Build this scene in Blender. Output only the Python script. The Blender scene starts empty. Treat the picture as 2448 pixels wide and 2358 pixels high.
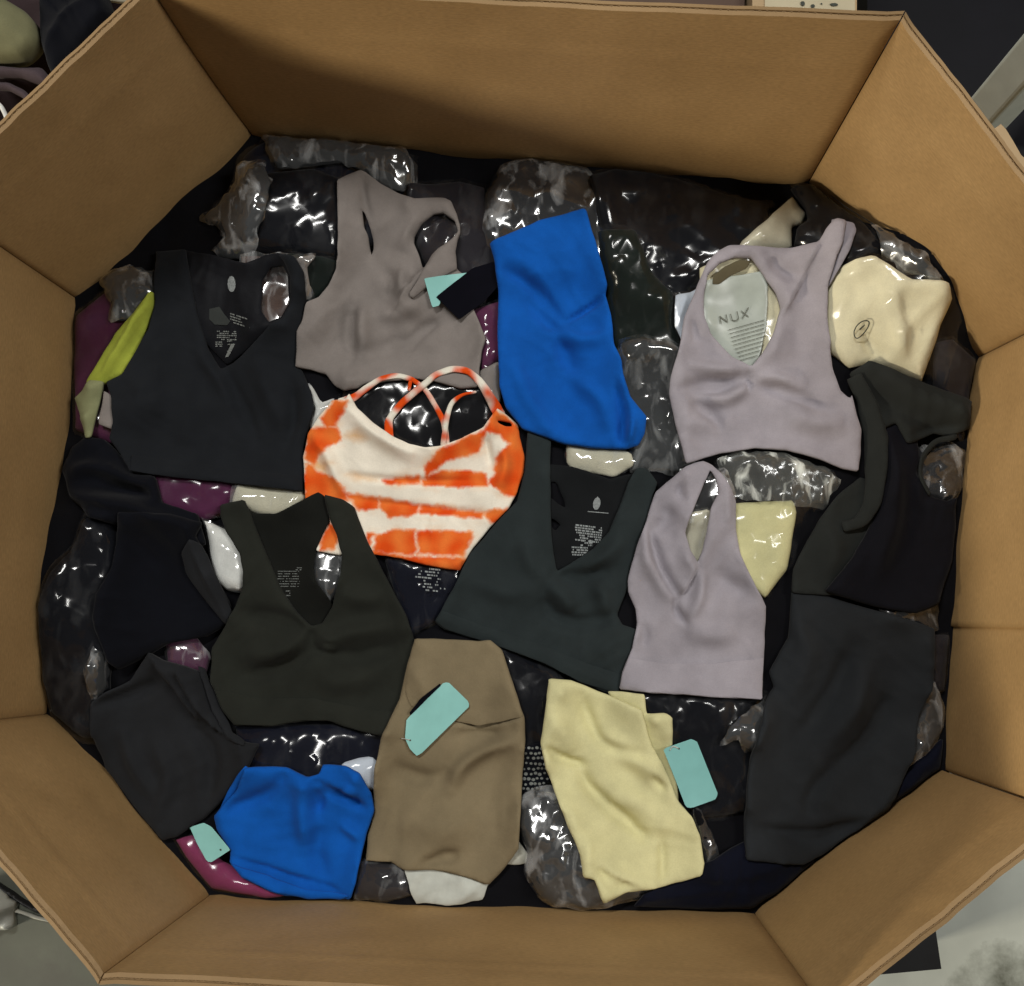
import bpy, math, random
import numpy as np
from mathutils import Vector, Matrix
from mathutils.geometry import delaunay_2d_cdt

random.seed(7); np.random.seed(7)
SC = bpy.context.scene
COL = SC.collection

# ------------------------------------------------------------------ camera
IW, IH, FPX = 2448.0, 2358.0, 2448.0          # photograph size and focal length in its pixels
CX, CY = IW/2, IH/2
CAM = np.array([0.0, 0.0, 1.99])
_n = np.array([106.0, -295.0, -FPX]); _n /= np.linalg.norm(_n)     # direction of the nadir, camera axes
_z = -_n
_x = np.array([1.0, 0, 0]) - _z*_z[0]; _x /= np.linalg.norm(_x)
_y = np.cross(_z, _x)
ROT = np.array([_x, _y, _z])                                       # camera axes -> world axes
cam_d = bpy.data.cameras.new('camera'); cam = bpy.data.objects.new('camera', cam_d); COL.objects.link(cam)
cam_d.sensor_fit = 'HORIZONTAL'; cam_d.sensor_width = 36; cam_d.lens = 36*FPX/IW
cam_d.clip_start = 0.02; cam_d.clip_end = 200
M = Matrix([list(ROT[i])+[CAM[i]] for i in range(3)]+[[0, 0, 0, 1]])
cam.matrix_world = M
SC.camera = cam

# ------------------------------------------------------------------ world, lamps, exposure
W = bpy.data.worlds.new('World'); SC.world = W; W.use_nodes = True
bg = W.node_tree.nodes['Background']; bg.inputs[0].default_value = (1.0, 0.96, 0.90, 1); bg.inputs[1].default_value = 0.085
def lamp(name, loc, aim, power, size, color, spread=180):
    l = bpy.data.lights.new(name, 'AREA'); l.energy = power; l.shape = 'RECTANGLE'
    l.size, l.size_y = size; l.color = color; l.spread = math.radians(spread)
    o = bpy.data.objects.new(name, l); COL.objects.link(o); o.location = loc
    d = Vector(aim)-Vector(loc); o.rotation_euler = d.to_track_quat('-Z', 'Y').to_euler()
    return o
WARM = (1.0, 0.90, 0.72)
lamp('ceiling_lamp_key', (-6.3, -2.9, 2.85), (0.2, 0.1, 0.75), 340, (1.3, 0.8), WARM)
lamp('ceiling_lamp_aisle', (2.3, 0.5, 3.7), (0.1, 0, 0.6), 54, (0.25, 1.3), (1.0, 0.985, 0.94))
lamp('ceiling_lamp_back', (-0.9, 1.9, 4.3), (0, 0, 0.6), 92, (1.4, 0.18), (1.0, 0.985, 0.95))
SC.view_settings.view_transform = 'Standard'; SC.view_settings.look = 'None'
SC.view_settings.gamma = 1; SC.view_settings.exposure = 0.05
SC.view_settings.use_curve_mapping = False
SC.render.engine = 'CYCLES'
SC.cycles.transparent_max_bounces = 12
SC.cycles.max_bounces = 6

# ------------------------------------------------------------------ photograph pixels -> directions
FR = dict(D=(0, 0, 2448/1960), A=(0, 0, 900/1960), B=(800, 0, 900/1960), C=(1548, 0, 900/1960), E=(0, 600, 800/1960),
          F=(650, 800, 800/1960), G=(1400, 600, 1048/1960), H=(0, 1200, 800/1960), I=(0, 1800, 900/1960),
          J=(600, 1400, 800/1777), K=(1200, 1400, 800/1777), L=(1750, 1300, 698/1246), M=(700, 2050, 1000/1960),
          N=(350, 550, 550/1483), O=(1250, 1050, 650/1888), Q=(450, 1150, 600/1798), T=(700, 380, 550/1790),
          U=(0, 0, 400/1960), V=(1150, 0, 1000/1960), W=(2148, 0, 300/809), X=(0, 2000, 300/1582))
def P(f, pts):
    x0, y0, s = FR[f]
    a = np.array(pts, float)*s; a[:, 0] += x0; a[:, 1] += y0
    return a
def unproj(px, z):
    px = np.atleast_2d(np.asarray(px, float))
    d = np.stack([(px[:, 0]-CX)/FPX, -(px[:, 1]-CY)/FPX, -np.ones(len(px))], 1) @ ROT.T
    t = (np.asarray(z)-CAM[2])/d[:, 2]
    return CAM[None, :2]+d[:, :2]*t[:, None]

# ------------------------------------------------------------------ small maths
_perm = np.random.RandomState(3).permutation(256); _perm = np.concatenate([_perm]*3)
_ang = np.random.RandomState(4).rand(256)*2*np.pi
def perlin(x, y, seed=0):
    x = np.asarray(x)+seed*17.31; y = np.asarray(y)+seed*9.17
    xi = np.floor(x).astype(int); yi = np.floor(y).astype(int)
    xf = x-xi; yf = y-yi
    u = xf*xf*xf*(xf*(xf*6-15)+10); v = yf*yf*yf*(yf*(yf*6-15)+10)
    def g(ix, iy, dx, dy):
        a = _ang[_perm[_perm[ix & 255]+(iy & 255)]]
        return np.cos(a)*dx+np.sin(a)*dy
    a = g(xi, yi, xf, yf); b = g(xi+1, yi, xf-1, yf); c = g(xi, yi+1, xf, yf-1); d = g(xi+1, yi+1, xf-1, yf-1)
    return 1.4*((a*(1-u)+b*u)*(1-v)+(c*(1-u)+d*u)*v)
def round_poly(p, r, n=4, closed=True):
    p = np.asarray(p, float); m = len(p); out = []
    for i in range(m):
        if not closed and i in (0, m-1):
            out.append(p[i]); continue
        a, b, c = p[i-1], p[i], p[(i+1) % m]
        la = np.linalg.norm(a-b); lc = np.linalg.norm(c-b)
        k = 0.48
        pa = b+(a-b)*min(k, r/max(la, 1e-9)); pc = b+(c-b)*min(k, r/max(lc, 1e-9))
        for t in np.linspace(0, 1, n):
            out.append((1-t)**2*pa+2*t*(1-t)*b+t*t*pc)
    return np.array(out)
def resample(p, step, closed=True):
    q = np.vstack([p, p[:1]]) if closed else p
    seg = np.linalg.norm(np.diff(q, axis=0), axis=1); s = np.concatenate([[0], np.cumsum(seg)])
    n = max(6 if closed else 2, int(round(s[-1]/step)))
    t = np.linspace(0, s[-1], n+1)
    if closed: t = t[:-1]
    return np.stack([np.interp(t, s, q[:, 0]), np.interp(t, s, q[:, 1])], 1)
def seg_dist(pts, poly, closed=True, want_t=False):
    a = np.asarray(poly, float); b = np.roll(a, -1, 0)
    if not closed: a, b = a[:-1], b[:-1]
    best = np.full(len(pts), 1e9); sgn = np.zeros(len(pts)); tt = np.zeros(len(pts))
    L = np.linalg.norm(b-a, axis=1); cum = np.concatenate([[0], np.cumsum(L)]); tot = max(cum[-1], 1e-9)
    for i in range(len(a)):
        d = b[i]-a[i]; l2 = max(d@d, 1e-12); w = pts-a[i]
        t = np.clip((w@d)/l2, 0, 1)
        e = w-t[:, None]*d; q = e[:, 0]**2+e[:, 1]**2
        m = q < best
        best[m] = q[m]
        if want_t:
            sgn[m] = np.sign(d[0]*w[m, 1]-d[1]*w[m, 0]); tt[m] = (cum[i]+t[m]*L[i])/tot
    best = np.sqrt(best)
    return (best, sgn, tt) if want_t else best
def inside(pts, polys):
    r = np.zeros(len(pts), bool); x, y = pts[:, 0], pts[:, 1]
    for poly in polys:
        a = np.asarray(poly); b = np.roll(a, -1, 0)
        for i in range(len(a)):
            (x1, y1), (x2, y2) = a[i], b[i]
            if y1 == y2: continue
            c = (y1 > y) != (y2 > y)
            if c.any(): r[c] ^= x[c] < (x2-x1)*(y[c]-y1)/(y2-y1)+x1
    return r
def boxblur(a, r):
    for ax in (0, 1):
        p = np.pad(a, [(r+1, r) if k == ax else (0, 0) for k in (0, 1)], mode='edge')
        c = np.cumsum(p, axis=ax)
        a = (np.take(c, range(2*r+1, c.shape[ax]), axis=ax)-np.take(c, range(0, c.shape[ax]-2*r-1), axis=ax))/(2*r+1)
    return a

# ------------------------------------------------------------------ materials
MATS = {}
def newmat(name):
    m = bpy.data.materials.new(name); m.use_nodes = True
    return m, m.node_tree.nodes, m.node_tree.links, m.node_tree.nodes['Principled BSDF']
def fabric(name, col, rough=0.9, weave=1400, var=0.12, sheen=0.04, attr=None, bump=0.15, tint=None):
    if name in MATS: return MATS[name]
    m, n, l, b = newmat(name)
    tc = n.new('ShaderNodeTexCoord')
    nz = n.new('ShaderNodeTexNoise'); nz.inputs['Scale'].default_value = 26; nz.inputs['Detail'].default_value = 5
    l.new(tc.outputs['Object'], nz.inputs['Vector'])
    mr = n.new('ShaderNodeMapRange'); mr.inputs[1].default_value = 0.3; mr.inputs[2].default_value = 0.7
    mr.inputs[3].default_value = 1-var; mr.inputs[4].default_value = 1+var
    l.new(nz.outputs['Fac'], mr.inputs[0])
    mx = n.new('ShaderNodeMix'); mx.data_type = 'RGBA'; mx.blend_type = 'MULTIPLY'; mx.inputs[0].default_value = 1
    if attr:
        at = n.new('ShaderNodeAttribute'); at.attribute_name = attr; l.new(at.outputs['Color'], mx.inputs[6])
    else: mx.inputs[6].default_value = (*col, 1)
    l.new(mr.outputs[0], mx.inputs[7]); l.new(mx.outputs[2], b.inputs['Base Color'])
    hn = n.new('ShaderNodeTexNoise'); hn.inputs['Scale'].default_value = 600; hn.inputs['Detail'].default_value = 2
    l.new(tc.outputs['Object'], hn.inputs['Vector'])
    hr = n.new('ShaderNodeMapRange'); hr.inputs[1].default_value = 0.3; hr.inputs[2].default_value = 0.7; hr.inputs[3].default_value = 0.955; hr.inputs[4].default_value = 1.045
    l.new(hn.outputs['Fac'], hr.inputs[0])
    hm = n.new('ShaderNodeMix'); hm.data_type = 'RGBA'; hm.blend_type = 'MULTIPLY'; hm.inputs[0].default_value = 1
    l.new(mx.outputs[2], hm.inputs[6]); l.new(hr.outputs[0], hm.inputs[7]); l.new(hm.outputs[2], b.inputs['Base Color'])
    b.inputs['Roughness'].default_value = rough; b.inputs['Specular IOR Level'].default_value = 0.10
    b.inputs['Sheen Weight'].default_value = sheen; b.inputs['Sheen Roughness'].default_value = 0.5
    if tint: b.inputs['Sheen Tint'].default_value = (*tint, 1)
    w = n.new('ShaderNodeTexNoise'); w.inputs['Scale'].default_value = weave; w.inputs['Detail'].default_value = 2
    mp = n.new('ShaderNodeMapping'); mp.inputs['Scale'].default_value = (1, 0.45, 1)
    l.new(tc.outputs['Object'], mp.inputs[0]); l.new(mp.outputs[0], w.inputs['Vector'])
    n2 = n.new('ShaderNodeTexNoise'); n2.inputs['Scale'].default_value = 95; n2.inputs['Detail'].default_value = 4
    l.new(tc.outputs['Object'], n2.inputs['Vector'])
    ad = n.new('ShaderNodeMath'); ad.operation = 'MULTIPLY_ADD'; ad.inputs[1].default_value = 2.2
    l.new(n2.outputs['Fac'], ad.inputs[0]); l.new(w.outputs['Fac'], ad.inputs[2])
    bp = n.new('ShaderNodeBump'); bp.inputs['Strength'].default_value = bump; bp.inputs['Distance'].default_value = 0.002
    l.new(ad.outputs[0], bp.inputs['Height']); l.new(bp.outputs[0], b.inputs['Normal'])
    MATS[name] = m; return m
def film(name, haze=0.05, rough=0.12, hazecol=(0.8, 0.82, 0.83), gloss=1.0, scale=20):
    if name in MATS: return MATS[name]
    m, n, l, b = newmat(name)
    n.remove(b); out = n['Material Output']
    tc = n.new('ShaderNodeTexCoord')
    nz = n.new('ShaderNodeTexNoise'); nz.noise_type = 'RIDGED_MULTIFRACTAL'; nz.normalize = True
    nz.inputs['Scale'].default_value = scale; nz.inputs['Detail'].default_value = 2; nz.inputs['Roughness'].default_value = 0.45
    nz.inputs['Distortion'].default_value = 0.6
    mpp = n.new('ShaderNodeMapping'); mpp.inputs['Scale'].default_value = (1, 0.45, 1); mpp.inputs['Rotation'].default_value = (0, 0, 0.7)
    l.new(tc.outputs['Object'], mpp.inputs[0]); l.new(mpp.outputs[0], nz.inputs['Vector'])
    bp = n.new('ShaderNodeBump'); bp.inputs['Strength'].default_value = 0.35; bp.inputs['Distance'].default_value = 0.006
    l.new(nz.outputs['Fac'], bp.inputs['Height'])
    tr = n.new('ShaderNodeBsdfTransparent'); tr.inputs[0].default_value = (0.97, 0.98, 0.98, 1)
    gl = n.new('ShaderNodeBsdfGlossy'); gl.inputs['Roughness'].default_value = rough; gl.inputs[0].default_value = (1, 1, 1, 1)
    l.new(bp.outputs[0], gl.inputs['Normal'])
    df = n.new('ShaderNodeBsdfDiffuse'); df.inputs[0].default_value = (*hazecol, 1)
    l.new(bp.outputs[0], df.inputs['Normal'])
    h = n.new('ShaderNodeMapRange'); h.inputs[1].default_value = 0.50; h.inputs[2].default_value = 0.68
    h.inputs[3].default_value = haze*0.25; h.inputs[4].default_value = min(1, haze*3.4)
    nb = n.new('ShaderNodeTexNoise'); nb.inputs['Scale'].default_value = 42; nb.inputs['Detail'].default_value = 4; nb.inputs['Distortion'].default_value = 0.8
    l.new(mpp.outputs[0], nb.inputs['Vector']); l.new(nb.outputs['Fac'], h.inputs[0])
    m1 = n.new('ShaderNodeMixShader'); l.new(h.outputs[0], m1.inputs[0]); l.new(tr.outputs[0], m1.inputs[1]); l.new(df.outputs[0], m1.inputs[2])
    ge = n.new('ShaderNodeNewGeometry'); vd = n.new('ShaderNodeVectorMath'); vd.operation = 'DOT_PRODUCT'
    l.new(ge.outputs['Incoming'], vd.inputs[0]); l.new(bp.outputs[0], vd.inputs[1])
    def mth(op, a, b):
        k = n.new('ShaderNodeMath'); k.operation = op; k.use_clamp = op != 'ABSOLUTE'
        for i_, x in enumerate((a, b)):
            if x is None: continue
            if isinstance(x, (int, float)): k.inputs[i_].default_value = x
            else: l.new(x, k.inputs[i_])
        return k.outputs[0]
    sc_ = mth('POWER', mth('SUBTRACT', 1.0, mth('ABSOLUTE', vd.outputs['Value'], None)), 5.0)
    fz = mth('MULTIPLY', mth('ADD', mth('MULTIPLY', sc_, 0.7), 0.05), gloss)
    m2 = n.new('ShaderNodeMixShader'); l.new(fz, m2.inputs[0]); l.new(m1.outputs[0], m2.inputs[1]); l.new(gl.outputs[0], m2.inputs[2])
    l.new(m2.outputs[0], out.inputs['Surface'])
    MATS[name] = m; return m
def plain(name, col, rough=0.6, spec=0.4, var=0.1, scale=40, bump=0.1, metal=0.0, stain=None):
    if name in MATS: return MATS[name]
    m, n, l, b = newmat(name)
    tc = n.new('ShaderNodeTexCoord')
    nz = n.new('ShaderNodeTexNoise'); nz.inputs['Scale'].default_value = scale; nz.inputs['Detail'].default_value = 6
    l.new(tc.outputs['Object'], nz.inputs['Vector'])
    r = n.new('ShaderNodeValToRGB')
    c = np.array(col); lo = np.clip(c*(1-var), 0, 1); hi = np.clip(c*(1+var), 0, 1)
    r.color_ramp.elements[0].position = 0.3; r.color_ramp.elements[0].color = (*lo, 1)
    r.color_ramp.elements[1].position = 0.7; r.color_ramp.elements[1].color = (*hi, 1)
    l.new(nz.outputs['Fac'], r.inputs[0]); src = r.outputs[0]
    if stain:
        n3 = n.new('ShaderNodeTexNoise'); n3.inputs['Scale'].default_value = stain[1]; n3.inputs['Detail'].default_value = 7; n3.inputs['Roughness'].default_value = 0.65
        l.new(tc.outputs['Object'], n3.inputs['Vector'])
        rr = n.new('ShaderNodeMapRange'); rr.inputs[1].default_value = 0.52; rr.inputs[2].default_value = 0.66
        l.new(n3.outputs['Fac'], rr.inputs[0])
        mx = n.new('ShaderNodeMix'); mx.data_type = 'RGBA'; l.new(rr.outputs[0], mx.inputs[0]); l.new(src, mx.inputs[6]); mx.inputs[7].default_value = (*stain[0], 1)
        src = mx.outputs[2]
    l.new(src, b.inputs['Base Color'])
    b.inputs['Roughness'].default_value = rough; b.inputs['Specular IOR Level'].default_value = spec; b.inputs['Metallic'].default_value = metal
    bp = n.new('ShaderNodeBump'); bp.inputs['Strength'].default_value = bump; bp.inputs['Distance'].default_value = 0.003
    l.new(nz.outputs['Fac'], bp.inputs['Height']); l.new(bp.outputs[0], b.inputs['Normal'])
    MATS[name] = m; return m
def kraft(name, col):
    if name in MATS: return MATS[name]
    m, n, l, b = newmat(name)
    tc = n.new('ShaderNodeTexCoord'); uv = n.new('ShaderNodeAttribute'); uv.attribute_name = 'panel'
    nz = n.new('ShaderNodeTexNoise'); nz.inputs['Scale'].default_value = 5; nz.inputs['Detail'].default_value = 7; nz.inputs['Roughness'].default_value = 0.6
    l.new(tc.outputs['Object'], nz.inputs['Vector'])
    nf = n.new('ShaderNodeTexNoise'); nf.inputs['Scale'].default_value = 420; nf.inputs['Detail'].default_value = 4
    mp = n.new('ShaderNodeMapping'); mp.inputs['Scale'].default_value = (0.35, 1, 1)
    l.new(uv.outputs['Vector'], mp.inputs[0]); l.new(mp.outputs[0], nf.inputs['Vector'])
    c = np.array(col)
    r = n.new('ShaderNodeValToRGB'); r.color_ramp.elements[0].position = 0.3; r.color_ramp.elements[0].color = (*(c*np.array([.80, .78, .74])), 1)
    r.color_ramp.elements[1].position = 0.72; r.color_ramp.elements[1].color = (*(c*1.08), 1)
    l.new(nz.outputs['Fac'], r.inputs[0])
    mr = n.new('ShaderNodeMapRange'); mr.inputs[1].default_value = 0.3; mr.inputs[2].default_value = 0.7; mr.inputs[3].default_value = 0.86; mr.inputs[4].default_value = 1.1
    l.new(nf.outputs['Fac'], mr.inputs[0])
    mx = n.new('ShaderNodeMix'); mx.data_type = 'RGBA'; mx.blend_type = 'MULTIPLY'; mx.inputs[0].default_value = 1
    l.new(r.outputs[0], mx.inputs[6]); l.new(mr.outputs[0], mx.inputs[7]); l.new(mx.outputs[2], b.inputs['Base Color'])
    b.inputs['Roughness'].default_value = 0.72; b.inputs['Specular IOR Level'].default_value = 0.3
    wv = n.new('ShaderNodeTexWave'); wv.inputs['Scale'].default_value = 38; wv.bands_direction = 'X'; wv.inputs['Distortion'].default_value = 0.6
    l.new(uv.outputs['Vector'], wv.inputs['Vector'])
    ad = n.new('ShaderNodeMath'); ad.operation = 'MULTIPLY_ADD'; ad.inputs[1].default_value = 0.10
    l.new(wv.outputs['Fac'], ad.inputs[0]); l.new(nf.outputs['Fac'], ad.inputs[2])
    bp = n.new('ShaderNodeBump'); bp.inputs['Strength'].default_value = 0.16; bp.inputs['Distance'].default_value = 0.0012
    l.new(ad.outputs[0], bp.inputs['Height']); l.new(bp.outputs[0], b.inputs['Normal'])
    MATS[name] = m; return m

# ------------------------------------------------------------------ objects
def tag(o, label=None, cat=None, group=None, kind=None):
    if label: o['label'] = label
    if cat: o['category'] = cat
    if group: o['group'] = group
    if kind: o['kind'] = kind
    return o
def thing(name, label, cat, loc, group=None):
    o = bpy.data.objects.new(name, None); o.empty_display_size = 0.03
    COL.objects.link(o); o.location = loc
    return tag(o, label, cat, group)
def mesh_obj(name, verts, faces, mat, parent=None, smooth=True):
    off = np.array(parent_world(parent)) if parent is not None else np.zeros(3)
    me = bpy.data.meshes.new(name)
    me.from_pydata((np.asarray(verts, float)-off).tolist(), [], [tuple(int(i) for i in f) for f in faces]); me.update()
    if smooth:
        me.polygons.foreach_set('use_smooth', [True]*len(me.polygons))
    if mat: me.materials.append(mat)
    o = bpy.data.objects.new(name, me); COL.objects.link(o)
    if parent is not None: o.parent = parent
    return o
def parent_world(p):
    v = Vector((0, 0, 0))
    while p is not None:
        v += p.location; p = p.parent
    return v
def box_mesh(c0, c1, rot=0, piv=(0, 0)):
    x0, y0, z0 = c0; x1, y1, z1 = c1
    v = np.array([(x, y, z) for z in (z0, z1) for x, y in ((x0, y0), (x1, y0), (x1, y1), (x0, y1))], float)
    c, s = math.cos(rot), math.sin(rot); q = v[:, :2]-piv
    v[:, 0] = q[:, 0]*c-q[:, 1]*s+piv[0]; v[:, 1] = q[:, 0]*s+q[:, 1]*c+piv[1]
    return v, [(3, 2, 1, 0), (4, 5, 6, 7), (0, 1, 5, 4), (1, 2, 6, 5), (2, 3, 7, 6), (3, 0, 4, 7)]
def bevel(o, w=0.004, seg=2):
    m = o.modifiers.new('bevel', 'BEVEL'); m.width = w; m.segments = seg; m.limit_method = 'ANGLE'

# ------------------------------------------------------------------ height field of the pile
GS = 0.003; GX0, GY0, GX1, GY1 = -1.05, -1.0, 1.05, 1.05
NX, NY = int((GX1-GX0)/GS), int((GY1-GY0)/GS)
HGT = np.zeros((NX, NY))
def samp(A, x, y, ox=0, oy=0):
    fx = np.clip((x-GX0)/GS-ox, 0, A.shape[0]-1.001); fy = np.clip((y-GY0)/GS-oy, 0, A.shape[1]-1.001)
    i = fx.astype(int); j = fy.astype(int); u = fx-i; v = fy-j
    return (A[i, j]*(1-u)+A[i+1, j]*u)*(1-v)+(A[i, j+1]*(1-u)+A[i+1, j+1]*u)*v

Z_RIM, Z_TOP = 0.95, 0.63
RIM_PX = P('D', [(290, -20), (1722, 42), (2120, 559), (2035, 1554), (1575, 1925), (200, 1860), (-193, 1397), (-134, 379)])
CON_PX = P('D', [(475, 250), (1550, 345), (1868, 686), (1811, 1476), (1445, 1748), (393, 1718), (88, 1366), (138, 565)])
RIM = unproj(RIM_PX, Z_RIM); CON = unproj(CON_PX, Z_TOP)
def clip_oct(p, inset=0.004, ref=None):
    ref = CON if ref is None else ref
    p = p.copy(); n = len(ref)
    for k in range(2):
        for i in range(n):
            a, b = ref[i], ref[(i+1) % n]
            d = (b-a)/np.linalg.norm(b-a); nr = np.array([d[1], -d[0]])      # points inwards (clockwise ring)
            s = (p-a)@nr
            m = s < inset
            p[m] += np.outer(inset-s[m], nr)
    return p

SEED = [0]
def facet_dir(sd): return (sd*2.399) % math.pi
def sheet(name, mat, parent, polys, t=0.004, r=14, folds=(), noise=(0.0032, 0.07), wr=None, sp=0.0042, edge=0.45,
          lift=0.0, single=False, crumple=None, color=None, drape=(6, 4, 3), er=None, clip=True, z0=0.64, wob=0.0006, smooth=True, puff=0.0, zfix=None, facet=0.0):
    """a piece of cloth, film or card laid on the pile: outline in photo pixels, height from what lies under it"""
    SEED[0] += 1; sd = SEED[0]
    er = er if er is not None else max(0.003, t*0.6)
    r = r*0.14
    if wr is None and folds: wr = ((sd*47) % 180, 0.028, 0.0026)
    pol = [round_poly(p, r) for p in polys]
    w = [unproj(p, z0) for p in pol]
    mn = w[0].min(0)-0.05; mxx = w[0].max(0)+0.05
    i0 = max(0, int((mn[0]-GX0)/GS)); j0 = max(0, int((mn[1]-GY0)/GS)); i1 = min(NX, int((mxx[0]-GX0)/GS)+1); j1 = min(NY, int((mxx[1]-GY0)/GS)+1)
    base = HGT[i0:i1, j0:j1]
    if zfix is not None: base = np.full(base.shape, zfix)
    E = base.copy()
    for rr in drape:
        for _ in range(2): E = np.maximum(base, boxblur(E, rr))
    if drape: E = np.maximum(base, boxblur(E, 2))
    for _ in range(3):
        w = [unproj(p, samp(E, q[:, 0], q[:, 1], i0, j0)+t*0.5+lift) for p, q in zip(pol, w)]
    if clip: w = [clip_oct(q) for q in w]
    w = [resample(q, sp) for q in w]
    if wob:
        for q in w:
            nrm = np.roll(q, -1, 0)-np.roll(q, 1, 0); nrm = np.stack([nrm[:, 1], -nrm[:, 0]], 1)/np.maximum(np.linalg.norm(nrm, axis=1), 1e-9)[:, None]
            q += nrm*(wob*perlin(q[:, 0]/0.018, q[:, 1]/0.018, sd))[:, None]
    zm = float(samp(E, w[0][:, 0], w[0][:, 1], i0, j0).mean())+t
    FO = []
    for f in folds:
        pl = unproj(round_poly(f[1], 40, closed=False), zm) if len(f[1]) > 2 else unproj(f[1], zm)
        FO.append((f[0], pl, f[2]*0.0026, f[3]*0.00058))
    def rel(p):                                     # height above the support
        d = np.min([seg_dist(p, q) for q in w], axis=0)
        k = np.clip(d/er, 0, 1)
        h = t*(edge+(1-edge)*np.sqrt(np.maximum(0, 1-(1-k)**2)))
        ft = np.clip(d/0.012, 0, 1); ft = 0.25+0.75*ft*ft*(3-2*ft)
        e = np.zeros(len(p))
        if puff: e += puff*(1-np.exp(-d/0.03))
        if noise: e += noise[0]*(0.6+perlin(p[:, 0]/noise[1], p[:, 1]/noise[1], sd)+0.5*perlin(p[:, 0]/noise[1]*2.1, p[:, 1]/noise[1]*2.1, sd+5))
        if wr:
            a = math.radians(wr[0]); u = p[:, 0]*math.cos(a)+p[:, 1]*math.sin(a); v = -p[:, 0]*math.sin(a)+p[:, 1]*math.cos(a)
            v = v+0.012*perlin(u/0.09, v/0.09, sd+9)
            g = 1-np.abs(perlin(u/(wr[1]*4.5), v/wr[1], sd+2)); m = np.clip(perlin(u/(wr[1]*5), v/(wr[1]*5), sd+3)+0.55, 0, 1)
            e += wr[2]*g**3*m
            a += 1.1; u = p[:, 0]*math.cos(a)+p[:, 1]*math.sin(a); v = -p[:, 0]*math.sin(a)+p[:, 1]*math.cos(a); v = v+0.006*perlin(u/0.05, v/0.05, sd+14)
            m2 = np.clip(perlin(u/0.07, v/0.07, sd+15)+0.25, 0, 1)
            e += wr[2]*0.45*m2*(1-np.abs(perlin(u/(wr[1]*2.6), v/(wr[1]*0.5), sd+16)))**4
        if crumple:
            a = sd*1.7; u = p[:, 0]*math.cos(a)+p[:, 1]*math.sin(a); v = -p[:, 0]*math.sin(a)+p[:, 1]*math.cos(a)
            u = u+0.012*perlin(p[:, 0]/0.05, p[:, 1]/0.05, sd+11); v = v+0.012*perlin(p[:, 0]/0.05, p[:, 1]/0.05, sd+12)
            for lam, am, an in ((0.06, 1.1, 1.5), (0.026, 0.65, 2.6), (0.013, 0.25, 2.2)):
                e += crumple*am*np.clip(1-2.0*np.abs(perlin(u/(lam*an), v/lam, sd+int(lam*1000))), -0.3, 1)
        for kd, pl, am, wd in FO:
            dd, sg, tt = seg_dist(p, pl, False, True)
            if kd == 'R':
                tp = np.clip(np.sin(np.pi*np.clip(tt, 0.02, 0.98)), 0, 1)**0.5
                e += am*tp*np.exp(-(dd/wd)**2)
            else:
                s = dd*sg; tp = np.clip(np.minimum(tt, 1-tt)*5+0.15, 0, 1)
                e += am*tp*(0.5+0.5*np.tanh(s/(wd*0.35)))*np.exp(-np.maximum(s, 0)/(wd*6))
        return np.maximum(h+e*ft+lift, 0.0006+lift), d
    def zsup(p): return samp(E, p[:, 0], p[:, 1], i0, j0)
    # height field update
    gi, gj = np.meshgrid(np.arange(i0, i1), np.arange(j0, j1), indexing='ij')
    gp = np.stack([GX0+gi.ravel()*GS, GY0+gj.ravel()*GS], 1)
    ins = inside(gp, w)
    if ins.any():
        hh, _ = rel(gp[ins]); zt = zsup(gp[ins])+hh+facet*0.75
        fl = HGT[i0:i1, j0:j1].ravel(); fl[ins] = np.maximum(fl[ins], zt); HGT[i0:i1, j0:j1] = fl.reshape(i1-i0, j1-j0)
    # mesh
    mn = w[0].min(0); mxx = w[0].max(0)
    xs = np.arange(mn[0], mxx[0], sp); ys = np.arange(mn[1], mxx[1], sp*0.866)
    gx, gy = np.meshgrid(xs, ys); gx = gx+(np.arange(len(ys)) % 2)[:, None]*sp*0.5
    ip = np.stack([gx.ravel(), gy.ravel()], 1); ip = ip+np.random.uniform(-.12, .12, ip.shape)*sp*(3.2 if facet else 1)
    if facet:                                       # long narrow facets: creases in film
        cc = (mn+mxx)/2; R_ = np.linalg.norm(mxx-mn)*0.6; an = facet_dir(sd)
        uu, vv_ = np.meshgrid(np.arange(-R_, R_, sp*2.1), np.arange(-R_, R_, sp*0.62))
        uu = uu+np.random.uniform(-1.0, 1.0, uu.shape)*sp; vv_ = vv_+np.random.uniform(-.3, .3, vv_.shape)*sp*0.6
        uu, vv_ = uu.ravel(), vv_.ravel(); vv_ = vv_+0.016*perlin(uu/0.09, vv_/0.09, sd+40)
        ip = np.stack([cc[0]+uu*math.cos(an)-vv_*math.sin(an), cc[1]+uu*math.sin(an)+vv_*math.cos(an)], 1)
    ip = ip[inside(ip, w)]
    if len(ip): ip = ip[np.min([seg_dist(ip, q) for q in w], axis=0) > sp*(0.3 if facet else 0.55)]
    rings = []
    for q in w:
        nrm = np.roll(q, -1, 0)-np.roll(q, 1, 0); nrm = np.stack([nrm[:, 1], -nrm[:, 0]], 1)/np.maximum(np.linalg.norm(nrm, axis=1), 1e-9)[:, None]
        for s in (-1, 1):
            c = q+nrm*s*er*0.22
            c = c[inside(c, w)]
            if len(c): c = c[np.min([seg_dist(c, k) for k in w], axis=0) > er*0.15]; rings.append(c)
    allp = np.vstack(w+[ip]+(rings if not single else []))
    edges = []; k = 0
    for q in w:
        n = len(q); edges += [(k+i, k+(i+1) % n) for i in range(n)]; k += n
    vo, eo, fo, ov, oe, of = delaunay_2d_cdt([Vector((float(a), float(b))) for a, b in allp], edges, [], 0, 1e-6)
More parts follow.
